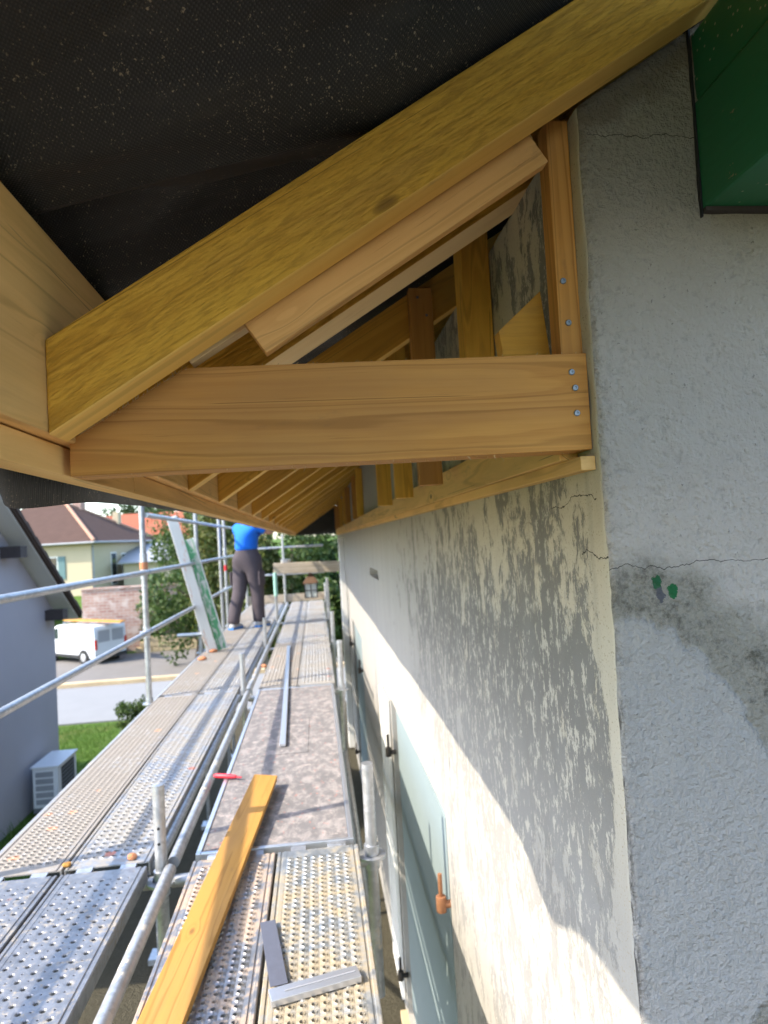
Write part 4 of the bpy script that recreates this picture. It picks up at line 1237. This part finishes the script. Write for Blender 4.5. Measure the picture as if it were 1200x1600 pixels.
MB().box(-12.4, -7.3, 36.74, 37.2, -1.949, -1.85).build('coping', 'brick', bw, .02)
yw = wparent('stone_wall', (-7, 36.3, gz(0, 36)), 'low yellow stone retaining wall along the road', 'wall')
rnd = random.Random(8)
x = -9.6; 
for row in range(3):
    x = -9.6 + row * .2
    while x < -2:
        w = rnd.uniform(.35, .7)
        MB().box(x, x + w - .02, 36.28 - rnd.random() * .04, 36.6, gz(0, 36) + .02 + row * .27, gz(0, 36) + .27 + row * .27).build('stone', 'yellow_stone', yw, .02)
        x += w
tree((-6.9, 37.9, gz(0, 36.5)), 4.9, 1.7, 'ivy covered bush spilling over the brick wall', 41, 'leaf_ivy', 11000, .13, 'ivy_bush', None, .02)
tree((-8.5, 37.6, gz(0, 36.5)), 3.9, 1.5, 'ivy mass hanging over the right end of the brick wall', 45, 'leaf_ivy', 9000, .14, 'ivy_bush', None, .02)
tree((-5.9, 37.2, gz(0, 36.5)), 3.4, 1.5, 'low dense bush above the yellow stone wall', 46, 'leaf', 9000, .14, 'bush', None, .02)
tree((-4.6, 36.9, gz(0, 36.5)), 4.2, 1.5, 'bright green bush behind the leaning boards', 42, 'leaf', 11000, .13, 'bush', None, .02)
tree((-5.6, 43, gz(0, 43)), 6.6, 2.4, 'green tree rising behind the ivy bush', 43, 'leaf', 9000, .16, 'tree')
tree((-8.6, 46, gz(0, 46)), 3.4, 1.3, 'dark rounded tree beside the grey shed', 44, 'leaf_dark', 2500, .13, 'tree')
k = 0
lab = ['broad yellowish tree behind the worker', 'green tree left of the worker', 'leafy tree right of the worker above the end rail', 'dark tree behind the porch lantern', 'yellow green tree just beyond the scaffold end', 'low bush under the end rail by the house corner', 'tall tree beyond the far corner of the house']
for (x, y, h, r, mt) in ((-3.2, 27, 5.6, 1.9, 'leaf_yellow'), (-5.4, 31, 6.4, 2.0, 'leaf'), (-.9, 24, 4.6, 1.7, 'leaf'), (.9, 25, 4.4, 1.6, 'leaf_dark'), (-2.0, 22.5, 3.9, 1.2, 'leaf_yellow'), (.6, 20.5, 2.5, 1.1, 'leaf'), (2.6, 28, 6.0, 2.1, 'leaf_dark')):
    tree((x, y, gz(x, y)), h + (GZ - gz(x, y)), r, lab[k], 50 + k, mt, 9000, .10, 'tree', low=.06); k += 1

# ---- houses up the street
def gable_windows(parent, rects, fix):
    for (o_, d_, n_, t0, t1, z0, z1, mt) in rects: pass
hp = empty('hip_roofed_house', (-15.6, 48.6, -3.0), 'cream house with brown hipped tile roof and chimney up the street', 'house', None, R(-12))
# local: near corner at origin, x = along the left face (away to the left, negative), y = along the right face (away)
W_, D_ = 12.0, 9.2
EZ = 3.85
MB().box(-W_, 0, 0, D_, -1.5, EZ).build('wall', 'cream_render', hp)
m = MB(); ov = .55
a, b, c, d = (ov, -ov, EZ), (ov, D_ + ov, EZ), (-W_ - ov, D_ + ov, EZ), (-W_ - ov, -ov, EZ)
r1, r2 = (-D_ / 2, D_ / 2, EZ + 3.15), (-W_ + D_ / 2, D_ / 2, EZ + 3.15)
m.add([a, b, c, d, r1, r2, (ov, -ov, EZ - .15), (ov, D_ + ov, EZ - .15), (-W_ - ov, D_ + ov, EZ - .15), (-W_ - ov, -ov, EZ - .15)],
      [(0, 1, 4), (1, 2, 5, 4), (2, 3, 5), (3, 0, 4, 5), (9, 8, 7, 6), (0, 6, 7, 1), (1, 7, 8, 2), (2, 8, 9, 3), (3, 9, 6, 0)])
hr = m.build('roof', 'brown_roof', hp)
for p, q in ((a, r1), (b, r1), (r1, r2)):
    MB().tube(Vector(p) + Vector((0, 0, .02)), Vector(q) + Vector((0, 0, .02)), .13, 8).build('ridge_tiles', 'ridge_tile', hr)
MB().box(-4.4, -3.7, 5.2, 5.9, EZ + 2.2, EZ + 4.0).build('chimney', 'brick', hr, .02)
MB().box(-2.2, -1.7, 7.2, 7.7, EZ + .8, EZ + 2.4).build('chimney', 'cream_render', hr, .02)
MB().tube((ov + .05, -ov - .05, EZ - .08), (-W_ - ov, -ov - .05, EZ - .08), .07, 8).build('gutter', 'grey_metal', hr)
MB().tube((ov + .05, -ov, EZ - .08), (ov + .05, D_ + ov, EZ - .08), .07, 8).build('gutter', 'grey_metal', hr)
for (x0, x1, z0, z1) in ((-3.5, -2.5, 1.3, 2.9), (-7.5, -6.4, 1.3, 2.9)):
    w = MB().box(x0, x1, -.03, -.003, z0, z1).build('window', 'white_paint', hp)
    MB().box(x0 + .08, x1 - .08, -.045, -.031, z0 + .08, z1 - .08).build('pane', 'glass_dark', w)
    MB().box(x0 - .55, x0 - .02, -.06, -.02, z0, z1).build('shutter', 'teal_shutter', w)
    MB().box(x1 + .02, x1 + .55, -.06, -.02, z0, z1).build('shutter', 'teal_shutter', w)
for (y0, y1, z0, z1) in ((2.6, 3.4, .6, 3.0), (4.2, 6.8, .9, 2.9)):
    w = MB().box(.003, .03, y0, y1, z0, z1).build('window', 'white_paint', hp)
    MB().box(.031, .045, y0 + .08, y1 - .08, z0 + .08, z1 - .08).build('pane', 'glass_dark', w)
MB().tube((.06, .10, -1.4), (.06, .10, EZ - .2), .05, 8).build('downpipe', 'grey_metal', hp)
oh = empty('orange_roofed_house', (-15.2, 66, -1.5), 'white house with long orange tile roof behind the brown roofed one', 'house', None, R(-4))
MB().box(-4.2, 6.2, 0, 8, -1.5, 2.9).build('wall', 'white_wall', oh)
MB().prism([(-.6, 2.75), (4, 5.1), (8.6, 2.75), (8.6, 2.95), (4, 5.3), (-.6, 2.95)], 'x', -4.8, 6.8).build('roof', 'orange_roof', oh)
for x0 in (-2.5, .5, 3.4):
    w = MB().box(x0, x0 + 1.2, -.03, -.003, .9, 2.2).build('window', 'white_paint', oh)
    MB().box(x0 + .08, x0 + 1.12, -.045, -.031, .98, 2.12).build('pane', 'glass_dark', w)
oh2 = empty('pale_roofed_house', (-23.0, 84, -2.6), 'distant house with faded red roof beyond the chimney', 'house', None, R(10))
MB().box(-5, 5, 0, 8, -3, 4.2).build('wall', 'white_wall', oh2)
MB().prism([(-.6, 4.0), (4, 7.0), (8.6, 4.0), (8.6, 4.2), (4, 7.2), (-.6, 4.2)], 'x', -5.6, 5.6).build('roof', 'orange_roof', oh2)
sd = empty('grey_roofed_shed', (-10.9, 51, -2.6), 'low shed with grey sheet roof below the orange roof', 'shed', None, R(3))
MB().box(-3.2, 2.6, 0, 5, -1, 1.75).build('wall', 'cream_render', sd)
MB().prism([(-.4, 1.7), (5.4, 3.1), (5.4, 3.2), (-.4, 1.8)], 'x', -3.5, 2.9).build('roof', 'grey_metal', sd)
k = 0
far = ['far tree against the sky left of the chimney', 'far dark tree behind the brown roof', 'far dark tree above the orange roof', 'far tree at the right end of the orange roof']
for (x, y, h, r) in ((-33.5, 86, 9.5, 2.6), (-25, 95, 10, 4.0), (-19.5, 84, 7.6, 3.6), (-11, 75, 8.0, 3.0)):
    tree((x, y, gz(x, y)), h, r, far[k], 80 + k, 'leaf_dark', 2600, .28, 'tree', 'far trees behind the roofs', .2); k += 1
